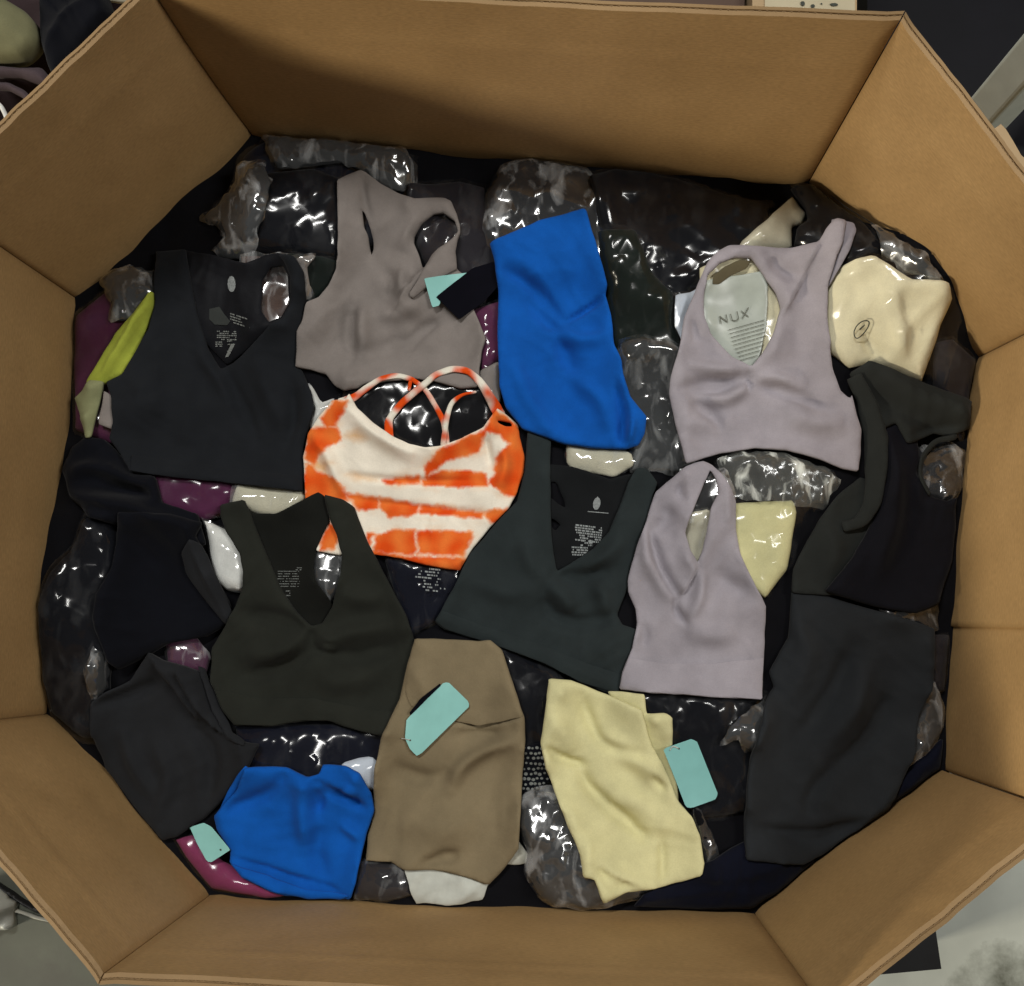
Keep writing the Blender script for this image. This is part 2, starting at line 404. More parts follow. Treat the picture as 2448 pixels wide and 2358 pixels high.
    V2 = np.array([(v.x, v.y) for v in vo]); F = np.array([f for f in fo if len(f) == 3], int)
    cen = V2[F].mean(1); F = F[inside(cen, w)]
    ar = (V2[F[:, 1], 0]-V2[F[:, 0], 0])*(V2[F[:, 2], 1]-V2[F[:, 0], 1])-(V2[F[:, 1], 1]-V2[F[:, 0], 1])*(V2[F[:, 2], 0]-V2[F[:, 0], 0])
    F[ar < 0] = F[ar < 0][:, ::-1]
    used = np.unique(F); mp = -np.ones(len(V2), int); mp[used] = np.arange(len(used)); V2 = V2[used]; F = mp[F]
    hh, d = rel(V2); zs = zsup(V2)
    if facet: hh = hh+np.random.RandomState(sd).uniform(0, 1, len(hh))**1.5*facet*np.clip(d/0.006, 0.2, 1)
    top = np.column_stack([V2, zs+hh])
    if single:
        verts, faces = top, F.tolist()
    else:
        bot = np.column_stack([V2, zs+0.0004+lift])
        n = len(V2)
        e = np.vstack([F[:, [0, 1]], F[:, [1, 2]], F[:, [2, 0]]])
        key = {(a, b) for a, b in e.tolist()}
        rim = [(a, b) for a, b in key if (b, a) not in key]
        verts = np.vstack([top, bot]); faces = F.tolist()+(F[:, ::-1]+n).tolist()+[(b, a, a+n, b+n) for a, b in rim]
    o = mesh_obj(name, verts, faces, mat, parent, smooth)
    if color is not None:
        c = color(V2)
        if not single: c = np.vstack([c, c])
        at = o.data.color_attributes.new('dye', 'FLOAT_COLOR', 'POINT')
        at.data.foreach_set('color', np.column_stack([c, np.ones(len(c))]).ravel())
    return o
def ribbon(pts, wpx, closed=False):
    p = np.asarray(pts, float); p = round_poly(p, 30, 4, False) if len(p) > 2 else p
    t = np.gradient(p, axis=0); t /= np.maximum(np.linalg.norm(t, axis=1), 1e-9)[:, None]
    nn = np.stack([-t[:, 1], t[:, 0]], 1)
    wv = np.interp(np.linspace(0, 1, len(p)), np.linspace(0, 1, len(np.atleast_1d(wpx))), np.atleast_1d(wpx))[:, None]*0.5
    return np.vstack([p+nn*wv, (p-nn*wv)[::-1]])
def decal(name, mat, parent, polys, off=0.0011):
    """flat print: small polygons lying on the cloth below"""
    V, Fc = [], []
    for p in polys:
        w = unproj(p, 0.66)
        for _ in range(2): w = unproj(p, samp(HGT, w[:, 0], w[:, 1])+off)
        b = len(V); V += [(x, y, z) for (x, y), z in zip(w, samp(HGT, w[:, 0], w[:, 1])+off)]
        Fc.append(tuple(range(b, b+len(p)))[::-1])
    return mesh_obj(name, V, Fc, mat, parent, False)
def dashes(f, x0, y0, x1, rows, gap, h, slope=0.0, seed=1, dens=0.75, jx=0):
    """rows of small print too fine to read"""
    rs = random.Random(seed); out = []
    for k in range(rows):
        x = x0+rs.uniform(0, jx); e = x1-rs.uniform(0, jx)
        while x < e:
            l = rs.uniform(0.6, 2.4)*h; l = min(l, e-x)
            if rs.random() < dens:
                y = y0+k*gap+slope*(x-x0)
                out.append(P(f, [(x, y), (x+l, y+slope*l), (x+l, y+h+slope*l), (x, y+h)]))
            x += l+h*0.45
    return out
def at_px(f, pt, z=None):
    p = P(f, [pt]); w = unproj(p, 0.63)
    for _ in range(2):
        zz = samp(HGT, w[:, 0], w[:, 1]) if z is None else np.array([z]); w = unproj(p, zz)
    return (float(w[0, 0]), float(w[0, 1]), float(zz[0]))
def centre(f, pts): return at_px(f, np.mean(np.array(pts, float), 0))

# ================================================================== THE SETTING
CONC = plain('concrete', (0.112, 0.120, 0.096), 0.55, 0.35, 0.16, 9, 0.12, stain=((0.10, 0.10, 0.085), 3.5))
v = [(-12, -12, 0), (12, -12, 0), (12, 12, 0), (-12, 12, 0)]
tag(mesh_obj('floor', v, [(0, 1, 2, 3)], CONC, None, False), kind='structure')

# black pallet under the carton
def poly_slab(name, px, z0, z1, mat, parent=None):
    w = unproj(px, z1); n = len(w)
    if sum(w[i][0]*w[(i+1) % n][1]-w[(i+1) % n][0]*w[i][1] for i in range(n)) < 0: w = w[::-1]
    V = [(x, y, z0) for x, y in w]+[(x, y, z1) for x, y in w]
    return mesh_obj(name, V, [tuple(range(n))[::-1], tuple(range(n, 2*n))]+[(i, (i+1) % n, n+(i+1) % n, n+i) for i in range(n)], mat, parent, False)
BLK = plain('black_plastic', (0.006, 0.006, 0.007), 0.5, 0.4, 0.2, 30)
pal = thing('pallet', 'black plastic pallet showing under the front of the cardboard box', 'pallet', (0.3, -0.3, 0))
q = unproj(P('D', [(1802, 1855), (603, 1965), (560, 560), (1790, 470)]), 0.13)
ax = (q[1]-q[0]); ay = (q[3]-q[0]); ax /= np.linalg.norm(ax); ay = ay-ax*(ay@ax); ay /= np.linalg.norm(ay)
plen, pwid = 0.86, 1.05
def pal_box(name, a0, a1, b0, b1, z0, z1):
    c = [q[0]+ax*a+ay*b for a, b in ((a0, b0), (a1, b0), (a1, b1), (a0, b1))]
    V = [(*k, z0) for k in c]+[(*k, z1) for k in c]
    o = mesh_obj(name, V, [(0, 1, 2, 3), (7, 6, 5, 4), (4, 5, 1, 0), (5, 6, 2, 1), (6, 7, 3, 2), (7, 4, 0, 3)], BLK, pal, False)
    return o
for k in range(8): pal_box('deck_board', 0, plen, k*0.134, k*0.134+0.11, 0.108, 0.13)
for k in range(3): pal_box('runner', k*0.37, k*0.37+0.1, 0.0, pwid, 0.0, 0.106)

# the octagonal carton
KR = kraft('kraft_inner', (0.415, 0.262, 0.112)); KR_E = kraft('kraft_edge', (0.30, 0.195, 0.095)); KR_D = kraft('kraft_flute', (0.20, 0.12, 0.055))
cbox = thing('cardboard_box', 'large octagonal open-topped brown cardboard box filled with clothes', 'box', (0, 0, 0.132))
TH = 0.011
# world axis-aligned corner lines: linear between contents level and rim, straight below
BOW = {0: np.array([-0.006, 0.004]), 1: np.array([0.0, 0.0])}
def corner(i, z):
    i %= 8
    t = (Z_RIM-z)/(Z_RIM-Z_TOP)
    tt = min(t, 1.0)
    p = RIM[i]*(1-tt)+CON[i]*tt
    if i in BOW and t < 1: p = p+BOW[i]*4*t*(1-t)
    return p
def cnorm(i):
    a, b, c = CON[(i-1) % 8], CON[i % 8], CON[(i+1) % 8]
    d1 = (b-a)/np.linalg.norm(b-a); d2 = (c-b)/np.linalg.norm(c-b)
    n = np.array([-d1[1]-d2[1], d1[0]+d2[0]]); n /= np.linalg.norm(n)      # outwards
    n1 = np.array([-d1[1], d1[0]])
    return n/max(0.5, n@n1)
def wall(i, u0=0.0, u1=1.0, push=0.0, seed=0):
    nu, nv = 46, 60
    zs = np.concatenate([np.linspace(Z_RIM, 0.50, 46), np.linspace(0.46, 0.134, 14)])
    V, pan = [], []
    wl = np.linalg.norm(CON[(i+1) % 8]-CON[i])
    no = np.array([-(CON[(i+1) % 8]-CON[i])[1], (CON[(i+1) % 8]-CON[i])[0]]); no /= np.linalg.norm(no)
    for side in (0, 1):
        for z in zs:
            for k in range(nu+1):
                u = u0+(u1-u0)*k/nu
                a = corner(i, z)+cnorm(i)*TH*side; b = corner(i+1, z)+cnorm(i+1)*TH*side
                p = a*(1-u)+b*u
                f = math.sin(math.pi*min(max(u, 0), 1))
                bul = f*min(1, max(0, (z-0.64)/0.08))*(0.0026*float(perlin(u*2.3+i*3, z*5, 21))+0.0012*float(perlin(u*9+i, z*16, 22)))
                dz = Z_RIM-z
                bul -= 0.0016*math.exp(-((dz-0.083)/0.0045)**2)*f**0.2        # horizontal score
                bul += 0.0018*math.exp(-(min(u*wl, (1-u)*wl)/0.006)**2)       # pressed corner
                zz = z+(0.0007*float(perlin(u*wl*14+i*5, 0.3, 25))+0.0008*float(perlin(u*wl*70+i*5, 0.9, 26)))*(1 if z > Z_RIM-0.012 else 0)
                p = p+no*(bul+push)
                V.append((p[0], p[1], zz)); pan.append((u*wl+i*1.7, z, side*0.3))
    n1 = (nu+1)*len(zs); Fc = []
    for r in range(len(zs)-1):
        for k in range(nu):
            a = r*(nu+1)+k
            Fc.append((a, a+1, a+nu+2, a+nu+1)); Fc.append((n1+a+1, n1+a, n1+a+nu+1, n1+a+nu+2))
    last = (len(zs)-1)*(nu+1)
    for k in range(nu): Fc.append((last+k, last+k+1, n1+last+k+1, n1+last+k))
    for r in range(len(zs)-1):
        for k in (0, nu):
            a = r*(nu+1)+k; f = (a, a+nu+1, n1+a+nu+1, n1+a); Fc.append(f if k == 0 else f[::-1])
    o = mesh_obj('wall_panel', V, Fc, KR, cbox)
    at = o.data.attributes.new('panel', 'FLOAT_VECTOR', 'POINT'); at.data.foreach_set('vector', np.array(pan).ravel())
    # cut edge: two liners and the wavy flutes between them
    vv, ff, pn = [], [], []
    def strip(s0, s1, dz0, dz1):
        b = len(vv)
        for k in range(nu+1):
            for s, dz in ((s0, dz0), (s1, dz1)):
                pa = np.array(V[k]); pb = np.array(V[n1+k]); p = pa*(1-s)+pb*s
                vv.append((p[0], p[1], p[2]+dz)); pn.append((k*0.01+i, s, 1))
        for k in range(nu): ff.append((b+2*k, b+2*k+1, b+2*k+3, b+2*k+2))
    strip(0, 0.38, 0, 0.0012); strip(0.38, 0.40, 0.0012, -0.0009); strip(0.40, 0.58, -0.0009, -0.0009); strip(0.58, 0.60, -0.0009, 0.0012); strip(0.60, 1.0, 0.0012, 0)
    e = mesh_obj('cut_edge', vv, ff, KR_E, o, False)
    at = e.data.attributes.new('panel', 'FLOAT_VECTOR', 'POINT'); at.data.foreach_set('vector', np.array(pn).ravel())
    # flutes
    vv, ff = [], []
    L = wl*(u1-u0); nfl = int(L/0.0040)
    for lo, hi in ((0.41, 0.57),):
        b = len(vv)
        for k in range(nfl+1):
            u = k/nfl*nu; k0 = min(int(u), nu-1); fu = u-k0
            pa = np.array(V[k0])*(1-fu)+np.array(V[k0+1])*fu; pb = np.array(V[n1+k0])*(1-fu)+np.array(V[n1+k0+1])*fu
            s = lo if k % 2 else hi
            p = pa*(1-s)+pb*s
            vv += [(p[0], p[1], p[2]+0.0002), (p[0], p[1], p[2]-0.004)]
        for k in range(nfl):
            a = b+2*k; ff.append((a, a+2, a+3, a+1))
    fl = mesh_obj('fluting', vv, ff, KR_E, o, False); tag(fl, kind='stuff')
    fl.modifiers.new('thick', 'SOLIDIFY').thickness = 0.0006
    return o
for i in range(8):
    if i == 2:
        wall(2, 0.0, 0.66, 0.0); wall(2, 0.655, 1.0, 0.0032)
    else: wall(i)
bot = [(x, y, 0.134) for x, y in CON]
mesh_obj('bottom_panel', bot+[(x, y, 0.146) for x, y, _ in bot], [tuple(range(8)), tuple(range(15, 7, -1))]+[(i, 8+i, 8+(i+1) % 8, (i+1) % 8) for i in range(8)], KR, cbox, False)

# the mass of garments underneath, only glimpsed between the top ones
gi, gj = np.meshgrid(np.arange(NX), np.arange(NY), indexing='ij')
gx = GX0+gi*GS; gy = GY0+gj*GS; gp = np.stack([gx.ravel(), gy.ravel()], 1)
octin = inside(gp, [CON*1.0+np.array([cnorm(k)*0.012 for k in range(8)])]); do = np.full(len(gp), 0.0); do[octin] = seg_dist(gp[octin], CON)
hz = 0.612+0.010*(1-np.exp(-do/0.06))+0.012*perlin(gp[:, 0]/0.11, gp[:, 1]/0.11, 31)+0.006*perlin(gp[:, 0]/0.045, gp[:, 1]/0.045, 32)
for mp_, am_, sg_ in (((1795, 490), 0.115, 0.11), ((50, 1140), 0.060, 0.10), ((1700, 560), 0.02, 0.10), ((120, 950), 0.02, 0.08), ((520, 1720), 0.02, 0.09), ((830, 1730), 0.028, 0.09), ((1100, 1735), 0.028, 0.09), ((1400, 1740), 0.02, 0.09)):
    c_ = unproj(P('D', [mp_]), 0.66)[0]; hz = hz+am_*np.exp(-((gp[:, 0]-c_[0])**2+(gp[:, 1]-c_[1])**2)/sg_**2)
HGT = np.where(octin, hz, 0.0).reshape(NX, NY)
PILE = HGT.copy()
near = inside(gp, [CON+np.array([cnorm(k)*0.09 for k in range(8)])]) & ~octin
HGT.ravel()[near] = np.maximum(0.60, hz[near]-0.01)
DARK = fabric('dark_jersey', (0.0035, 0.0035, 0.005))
st = 2
idx = -np.ones((NX, NY), int); V = []; Fc = []
for a in range(0, NX, st):
    for b in range(0, NY, st):
        x, y = GX0+a*GS, GY0+b*GS
        if octin[a*NY+b]: idx[a, b] = len(V); V.append((x, y, HGT[a, b]-0.001))
for a in range(0, NX-st, st):
    for b in range(0, NY-st, st):
        c = (idx[a, b], idx[a+st, b], idx[a+st, b+st], idx[a, b+st])
        if min(c) >= 0: Fc.append(c)
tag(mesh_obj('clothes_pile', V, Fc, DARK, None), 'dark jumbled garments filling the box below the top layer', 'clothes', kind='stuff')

# ================================================================== MATERIAL COLOURS
CH = dict(
    black=(0.0035, 0.0035, 0.005), charcoal=(0.0155, 0.0165, 0.0185), slate=(0.021, 0.0275, 0.0285), olive_black=(0.018, 0.0195, 0.0155),
    navy=(0.004, 0.005, 0.012), ink=(0.003, 0.0035, 0.006), plum=(0.075, 0.016, 0.050), magenta=(0.22, 0.035, 0.10), brown=(0.055, 0.030, 0.026),
    taupe=(0.205, 0.182, 0.168), lavender=(0.315, 0.292, 0.322), blue=(0.004, 0.088, 0.40), yellow=(0.62, 0.585, 0.32),
    khaki=(0.205, 0.163, 0.097), lime=(0.30, 0.34, 0.045), cream=(0.72, 0.665, 0.47), white=(0.66, 0.66, 0.63), bluewhite=(0.55, 0.60, 0.68),
    greendark=(0.006, 0.010, 0.008), greyplum=(0.018, 0.016, 0.020), grey=(0.032, 0.034, 0.036), wine=(0.085, 0.020, 0.055), straw=(0.55, 0.52, 0.40))
def FB(k): return fabric('cloth_'+k, CH[k])
CLEAR = film('clear_film', 0.004, 0.15, gloss=0.6); CLEAR2 = film('clear_film_silver', 0.10, 0.14, gloss=2.2, scale=30); GREYF = film('grey_film', 0.07, 0.10, (0.6, 0.62, 0.62), gloss=1.3)
MILK = film('milky_film', 0.34, 0.16, (0.72, 0.74, 0.68)); DULL = film('dull_film', 0.006, 0.12, gloss=0.5)
PRINT = plain('print_ink', (0.24, 0.26, 0.26), 0.7, 0.2, 0.3, 300); PRINT_D = plain('print_dark', (0.05, 0.055, 0.045), 0.7, 0.2, 0.2, 300)
PRINT_B = plain('print_pale_ink', (0.17, 0.18, 0.17), 0.7, 0.2, 0.3, 300)
TEAL = plain('tag_card', (0.27, 0.58, 0.54), 0.5, 0.4, 0.04, 60, 0.03); TEAL_D = plain('tag_card_deep', (0.21, 0.48, 0.46), 0.5, 0.4, 0.04, 60, 0.03)
BLKCARD_SHADOW = plain('black_card_and_shadow', (0.003, 0.003, 0.006), 0.9, 0.08, 0.1, 60, 0.03)
GBAG = 'garments sealed in plastic bags'

def bag(label, f, fpts, col, gpts=None, gf=None, t=0.011, fm=None, crumple=0.0035, name='bagged_garment', cat='bagged garment', r=22, wr=(30, 0.03, 0.003), group=GBAG, z0=0.63, clip=True, drape=(6, 4, 3), puff=0.002, folds=(), fac=0.0026, fsp=0.0075):
    fpx = P(f, fpts); gpx = P(gf or f, gpts) if gpts is not None else fpx.mean(0)+(fpx-fpx.mean(0))*0.95
    w = unproj(fpx, z0).mean(0); root = thing(name, label, cat, (w[0], w[1], float(samp(HGT, w[:1], w[1:2])[0])), group)
    wrp = name == 'plastic_wrapper'
    if wrp: t = min(t, 0.004); fac, fsp = 0.0048, 0.0055
    if col: sheet('garment', FB(col), root, [gpx], t=t, r=r, wr=wr, noise=(0.003, 0.05), sp=0.006, edge=0.3, er=0.012, z0=z0, clip=clip, drape=drape, puff=puff, folds=folds)
    sheet('film', fm or CLEAR, root, [fpx], t=0.0012, r=r*0.5, crumple=crumple*0.8, noise=None, sp=fsp, facet=fac, smooth=True, single=True, edge=0.6, drape=(3, 2), wob=0.006 if wrp else 0.003, z0=z0, clip=clip)
    return root

# ================================================================== BAGGED LAYER
bag('dark plum garment in clear bag against the left wall behind the lime strap', 'D', [(142, 600), (230, 525), (330, 510), (330, 800), (215, 860), (140, 830), (120, 700)], 'wine')
bag('navy garment in black bag in the top left corner under the taupe bra', 'D', [(455, 300), (520, 235), (720, 250), (800, 300), (800, 420), (660, 520), (470, 490), (430, 400)], 'navy', fm=DULL)
bag('crumpled glossy clear bag at the back wall above the taupe bra', 'A', [(1400, 660), (1560, 645), (1700, 665), (1960, 680), (2080, 692), (2110, 780), (2175, 870), (2165, 960), (2110, 1010), (1950, 960), (1880, 890), (1780, 850), (1610, 870), (1430, 885), (1370, 780)], 'grey', t=0.006, fm=CLEAR2, crumple=0.0065, name='plastic_wrapper', cat='wrapper')
bag('black garment in clear bag left of the taupe bra strap', 'D', [(475, 330), (600, 318), (660, 340), (660, 505), (600, 510), (465, 485)], 'ink', fm=CLEAR)
bag('crumpled pale grey clear wrapper standing near the top left corner', 'A', [(1240, 850), (1380, 845), (1415, 940), (1390, 1060), (1340, 1240), (1290, 1370), (1150, 1350), (1090, 1310), (1170, 1240), (1120, 1180), (1040, 1145), (1110, 1070), (1200, 960)], 'grey', t=0.008, fm=CLEAR2, crumple=0.0065, name='plastic_wrapper', cat='wrapper')
bag('brown garment in glossy bag seen through the armhole of the black bra', 'N', [(600, 150), (980, 150), (1060, 420), (960, 720), (650, 740), (560, 420)], 'brown', fm=CLEAR2, crumple=0.005)
bag('dark green garment in clear bag between the black bra and the taupe bra', 'T', [(-60, 720), (190, 740), (360, 760), (360, 980), (250, 1090), (60, 1120), (-40, 1000)], 'greendark', fm=CLEAR)
bag('small pinkish film corner between black bra and taupe bra', 'T', [(20, 760), (190, 735), (110, 840), (130, 980), (150, 1090), (70, 1110), (90, 960)], 'taupe', t=0.003, fm=CLEAR2, name='plastic_wrapper', cat='wrapper')
bag('dark grey folded garment between taupe bra and blue leggings', 'T', [(880, 160), (1300, 150), (1500, 200), (1560, 500), (1620, 900), (1500, 1150), (1250, 1100), (1000, 800), (850, 400)], 'greyplum', fm=DULL, crumple=0.002)
bag('clear bag of black clothing with a white patch above the blue leggings', 'B', [(860, 860), (980, 785), (1180, 805), (1310, 865), (1440, 1040), (1460, 1500), (1000, 1500), (800, 1290), (770, 1190), (785, 1000)], 'ink', fm=CLEAR2, crumple=0.0065)
bag('shiny black bag at the back wall right of the blue leggings', 'D', [(1120, 330), (1170, 298), (1240, 300), (1300, 338), (1400, 370), (1480, 385), (1490, 460), (1400, 520), (1340, 560), (1270, 620), (1180, 600), (1150, 460)], 'ink', fm=CLEAR, crumple=0.006)
bag('dark green bagged leggings running beside the blue leggings', 'D', [(1140, 435), (1215, 432), (1250, 520), (1290, 560), (1310, 680), (1220, 720), (1165, 680)], 'greendark', fm=CLEAR, crumple=0.005)
bag('grey translucent bag between the blue leggings and the lavender bra', 'G', [(150, 395), (230, 375), (340, 385), (460, 430), (500, 940), (420, 1010), (300, 985), (200, 1000), (180, 800), (120, 600)], 'grey', fm=GREYF, crumple=0.006)
bag('cream garment corner in clear bag behind the upper lavender bra', 'C', [(670, 1090), (760, 1012), (835, 1110), (810, 1165), (755, 1180), (760, 1300), (600, 1330), (440, 1340), (480, 1260), (560, 1190), (630, 1130)], 'straw', t=0.01, fm=CLEAR)
bag('black fluffy garment at the back right corner of the box', 'C', [(740, 960), (870, 915), (1010, 960), (1080, 1060), (1190, 1080), (1250, 1300), (1080, 1400), (830, 1350), (760, 1280), (780, 1175), (840, 1140), (825, 1080), (770, 1010)], 'black', fm=DULL, crumple=0.002, t=0.02)
bag('silvery crumpled plastic bag edge pressed against the back right wall', 'C', [(1010, 945), (1060, 925), (1160, 1020), (1280, 1140), (1400, 1300), (1550, 1430), (1520, 1500), (1350, 1420), (1210, 1310), (1170, 1160), (1060, 1090)], 'grey', t=0.01, fm=CLEAR2, crumple=0.0065, name='plastic_wrapper', cat='wrapper')
bag('dark garment in clear bag against the right wall beside the cream bag', 'G', [(1560, 400), (1640, 380), (1750, 480), (1770, 790), (1680, 860), (1560, 700)], 'greyplum', fm=DULL, crumple=0.002)
rt = bag('cream garment in glossy clear bag at the right wall', 'G', [(1060, 200), (1100, 90), (1200, 30), (1290, 12), (1390, 60), (1470, 112), (1640, 138), (1668, 200), (1680, 320), (1640, 480), (1600, 615), (1500, 600), (1380, 560), (1280, 500), (1180, 520), (1060, 430)], 'cream', wr=(60, 0.05, 0.009), folds=[('R', P('G', [(1350, 100), (1400, 150), (1470, 165)]), -6, 9), ('R', P('G', [(1330, 180), (1380, 330), (1440, 480)]), 5, 14), ('R', P('G', [(1090, 92), (1160, 95), (1215, 92)]), -3, 4), ('R', P('G', [(1270, 300), (1290, 400), (1380, 470)]), -5, 14), ('R', P('G', [(1500, 170), (1560, 190), (1630, 200)]), 4, 9)],
    gpts=[(1060, 200), (1100, 92), (1200, 32), (1290, 15), (1390, 62), (1470, 112), (1640, 140), (1640, 220), (1590, 330), (1500, 592), (1380, 545), (1280, 500), (1180, 520), (1060, 430)], fm=CLEAR, crumple=0.0035)
decal('logo_mark', PRINT_D, rt, [P('G', ribbon([(1200, 360), (1210, 335), (1240, 312), (1265, 318), (1262, 345), (1235, 380), (1212, 395), (1200, 380), (1200, 360)], 5)), P('G', [(1222, 350), (1246, 330), (1248, 335), (1226, 356)])], 0.0006)
bag('white garment edge left of the upper lavender bra', 'G', [(398, 188), (470, 178), (560, 120), (590, 300), (560, 420), (440, 430), (393, 330)], 'bluewhite', t=0.008, fm=CLEAR)
lb = bag('pale bag with dark lettering inside the upper lavender bra', 'G', [(500, 60), (760, -10), (860, 60), (940, 240), (860, 480), (740, 570), (620, 520), (500, 330)], 'cream', t=0.008, fm=None, crumple=0.002)
PALE = plain('frosted_panel', (0.36, 0.40, 0.36), 0.35, 0.5, 0.12, 30)
lp_ = sheet('label_panel', PALE, lb, [P('G', [(500, 150), (600, 120), (790, 90), (815, 160), (810, 330), (760, 540), (640, 520), (500, 340)])], t=0.0015, noise=(0.001, 0.04), r=12, drape=(3, 2))
sheet('dark_stripe', fabric('scribble', (0.10, 0.085, 0.05)), lb, [P('G', [(570, 110), (620, 70), (690, 40), (740, 45), (720, 80), (650, 110), (600, 150), (565, 150)])], t=0.001, noise=None, r=8, drape=(3, 2))
S = []
def stroke(f, pts, w): return P(f, ribbon(pts, w)) if len(pts) > 2 else P(f, ribbon(pts, w))
S += [stroke('G', [(606, 325), (600, 292)], 4), stroke('G', [(600, 292), (635, 318)], 4), stroke('G', [(635, 318), (628, 284)], 4)]
S += [stroke('G', [(648, 282), (656, 310)], 4), stroke('G', [(656, 310), (672, 313)], 4), stroke('G', [(672, 313), (684, 302)], 4), stroke('G', [(684, 302), (677, 270)], 4)]
S += [stroke('G', [(695, 268), (728, 294)], 4), stroke('G', [(728, 252), (700, 302)], 4)]
for k, (a, b) in enumerate(((640, 800), (645, 800), (650, 800), (655, 805), (660, 800), (668, 795), (676, 790), (684, 780), (690, 770))):
    S += [P('G', [(x, y0), (x2, y0-(x2-x)*0.28), (x2, y0+3.5-(x2-x)*0.28), (x, y0+3.5)]) for (x, x2, y0) in [(a+j*(b-a)/7, a+(j+0.93)*(b-a)/7, 352+k*17-j*(b-a)/7*0.28) for j in range(7)]]
decal('lettering', plain('print_mid', (0.13, 0.14, 0.12), 0.7, 0.2, 0.2, 300), lp_, S, 0.0022)
bag('pale yellow garment in frosted bag right of the lower lavender bra', 'G', [(560, 920), (700, 890), (900, 915), (1100, 980), (1145, 1030), (1060, 1165), (1000, 1165), (960, 1260), (930, 1400), (810, 1560), (640, 1400), (540, 1050)], 'yellow',
    gpts=[(620, 1130), (930, 1115), (945, 1170), (905, 1420), (805, 1552), (700, 1480), (600, 1300)], fm=CLEAR, crumple=0.005)
bag('milky plastic bag flap under the upper lavender bra hem', 'G', [(580, 930), (700, 895), (900, 915), (1100, 980), (1145, 1030), (1100, 1100), (1060, 1165), (1000, 1160), (930, 1125), (720, 1120), (660, 1080), (600, 1060)], None, fm=MILK, crumple=0.008, name='plastic_wrapper', cat='wrapper')
bag('silvery black bag seen through the keyhole of the lower lavender bra', 'O', [(1080, 200), (1420, 200), (1480, 420), (1300, 560), (1080, 560)], 'ink', fm=CLEAR2, crumple=0.006)
bag('brown and cream garment seen low in the neckline of the lower lavender bra', 'O', [(1080, 520), (1300, 470), (1360, 700), (1260, 920), (1080, 900)], 'straw', t=0.008, fm=CLEAR2)
bag('dark navy bagged garment with pale print below the orange bra', 'F', [(640, 1280), (1160, 1300), (1140, 1480), (960, 1700), (800, 1780), (700, 1500)], 'navy', fm=DULL)
decal('size_print', PRINT, [o for o in COL.objects if o.get('label', '').startswith('dark navy bagged')][0], dashes('F', 840, 1360, 1030, 8, 18, 9, 0.1, 5, 0.7, 60), 0.007)
bag('glossy black bag seen through the straps of the orange bra', 'F', [(400, 230), (860, 230), (1330, 300), (1340, 620), (960, 720), (680, 660), (380, 460)], 'black', fm=CLEAR, crumple=0.004, fac=0.0013)
bag('small white plastic scrap left of the orange bra', 'F', [(178, 285), (230, 292), (262, 350), (290, 400), (370, 365), (360, 460), (240, 580), (215, 540), (250, 430), (200, 350)], 'white', t=0.004, fm=CLEAR2, name='plastic_wrapper', cat='wrapper')
bag('plum garment under the hem of the black bra on the left', 'E', [(860, 1260), (1360, 1290), (1420, 1390), (1330, 1540), (1200, 1590), (900, 1500)], 'plum', fm=CLEAR)
bag('white bagged garment under the black bra hem and the olive bra straps', 'Q', [(340, 10), (820, 40), (850, 120), (760, 260), (560, 260), (290, 180)], 'straw', t=0.01, fm=GREYF)
bag('white rolled bag seen in the left armhole of the olive bra', 'Q', [(100, 260), (270, 340), (400, 440), (430, 640), (390, 800), (280, 800), (180, 720), (150, 520)], 'white', t=0.014, fm=GREYF)
bag('clear wrinkled bag seen in the right armhole of the olive bra', 'Q', [(860, 440), (1150, 440), (1150, 760), (1000, 900), (860, 760)], 'grey', fm=CLEAR2, crumple=0.006)
bag('large navy black bag along the left wall', 'H', [(120, 600), (280, 400), (420, 250), (500, 60), (720, 30), (740, 500), (640, 1160), (600, 1420), (480, 1420), (300, 1270), (240, 1060), (170, 790)], 'ink', fm=DULL, crumple=0.0045, t=0.02)
bag('silvery crumpled plastic strip beside the charcoal folded garment', 'H', [(550, 840), (600, 900), (620, 1080), (590, 1160), (545, 1165), (500, 1060), (510, 920)], 'grey', t=0.004, fm=CLEAR2, crumple=0.007, name='plastic_wrapper', cat='wrapper')
bag('small glossy plum bag between black garment and olive bra', 'H', [(960, 820), (1020, 770), (1140, 780), (1240, 900), (1200, 1060), (980, 980)], 'plum', fm=CLEAR2, crumple=0.005, t=0.01)
bag('navy bagged garment above the blue bra', 'D', [(440, 1385), (770, 1380), (760, 1480), (640, 1520), (470, 1510)], 'navy', fm=CLEAR, crumple=0.005)
bag('magenta bag in the front left corner', 'I', [(895, 440), (1000, 420), (1120, 540), (1240, 610), (1500, 700), (1500, 750), (1390, 775), (1250, 740), (1100, 715), (1040, 645), (960, 545)], 'magenta', t=0.008, fm=CLEAR, crumple=0.005)
bag('white and blue garment corner between blue bra and khaki leggings', 'J', [(470, 945), (560, 915), (640, 905), (700, 960), (690, 1100), (560, 1080)], 'bluewhite', t=0.008, fm=CLEAR)
bag('dark dull bag at the front wall between blue bra and white tissue', 'J', [(560, 1440), (830, 1470), (870, 1640), (700, 1690), (540, 1670)], 'greyplum', fm=GREYF, crumple=0.006)
tis = thing('tissue_sheet', 'white tissue paper under the khaki leggings hem at the front wall', 'tissue paper', centre('J', [(1000, 1600)]))
sheet('paper', plain('tissue', (0.50, 0.52, 0.47), 0.8, 0.2, 0.1, 60, 0.25), tis, [P('J', [(815, 1480), (1100, 1480), (1300, 1540), (1260, 1600), (1230, 1662), (1120, 1695), (1005, 1722), (990, 1700), (975, 1735), (880, 1690), (835, 1610)])], t=0.002, crumple=0.004, r=6, noise=None, wob=0.002)
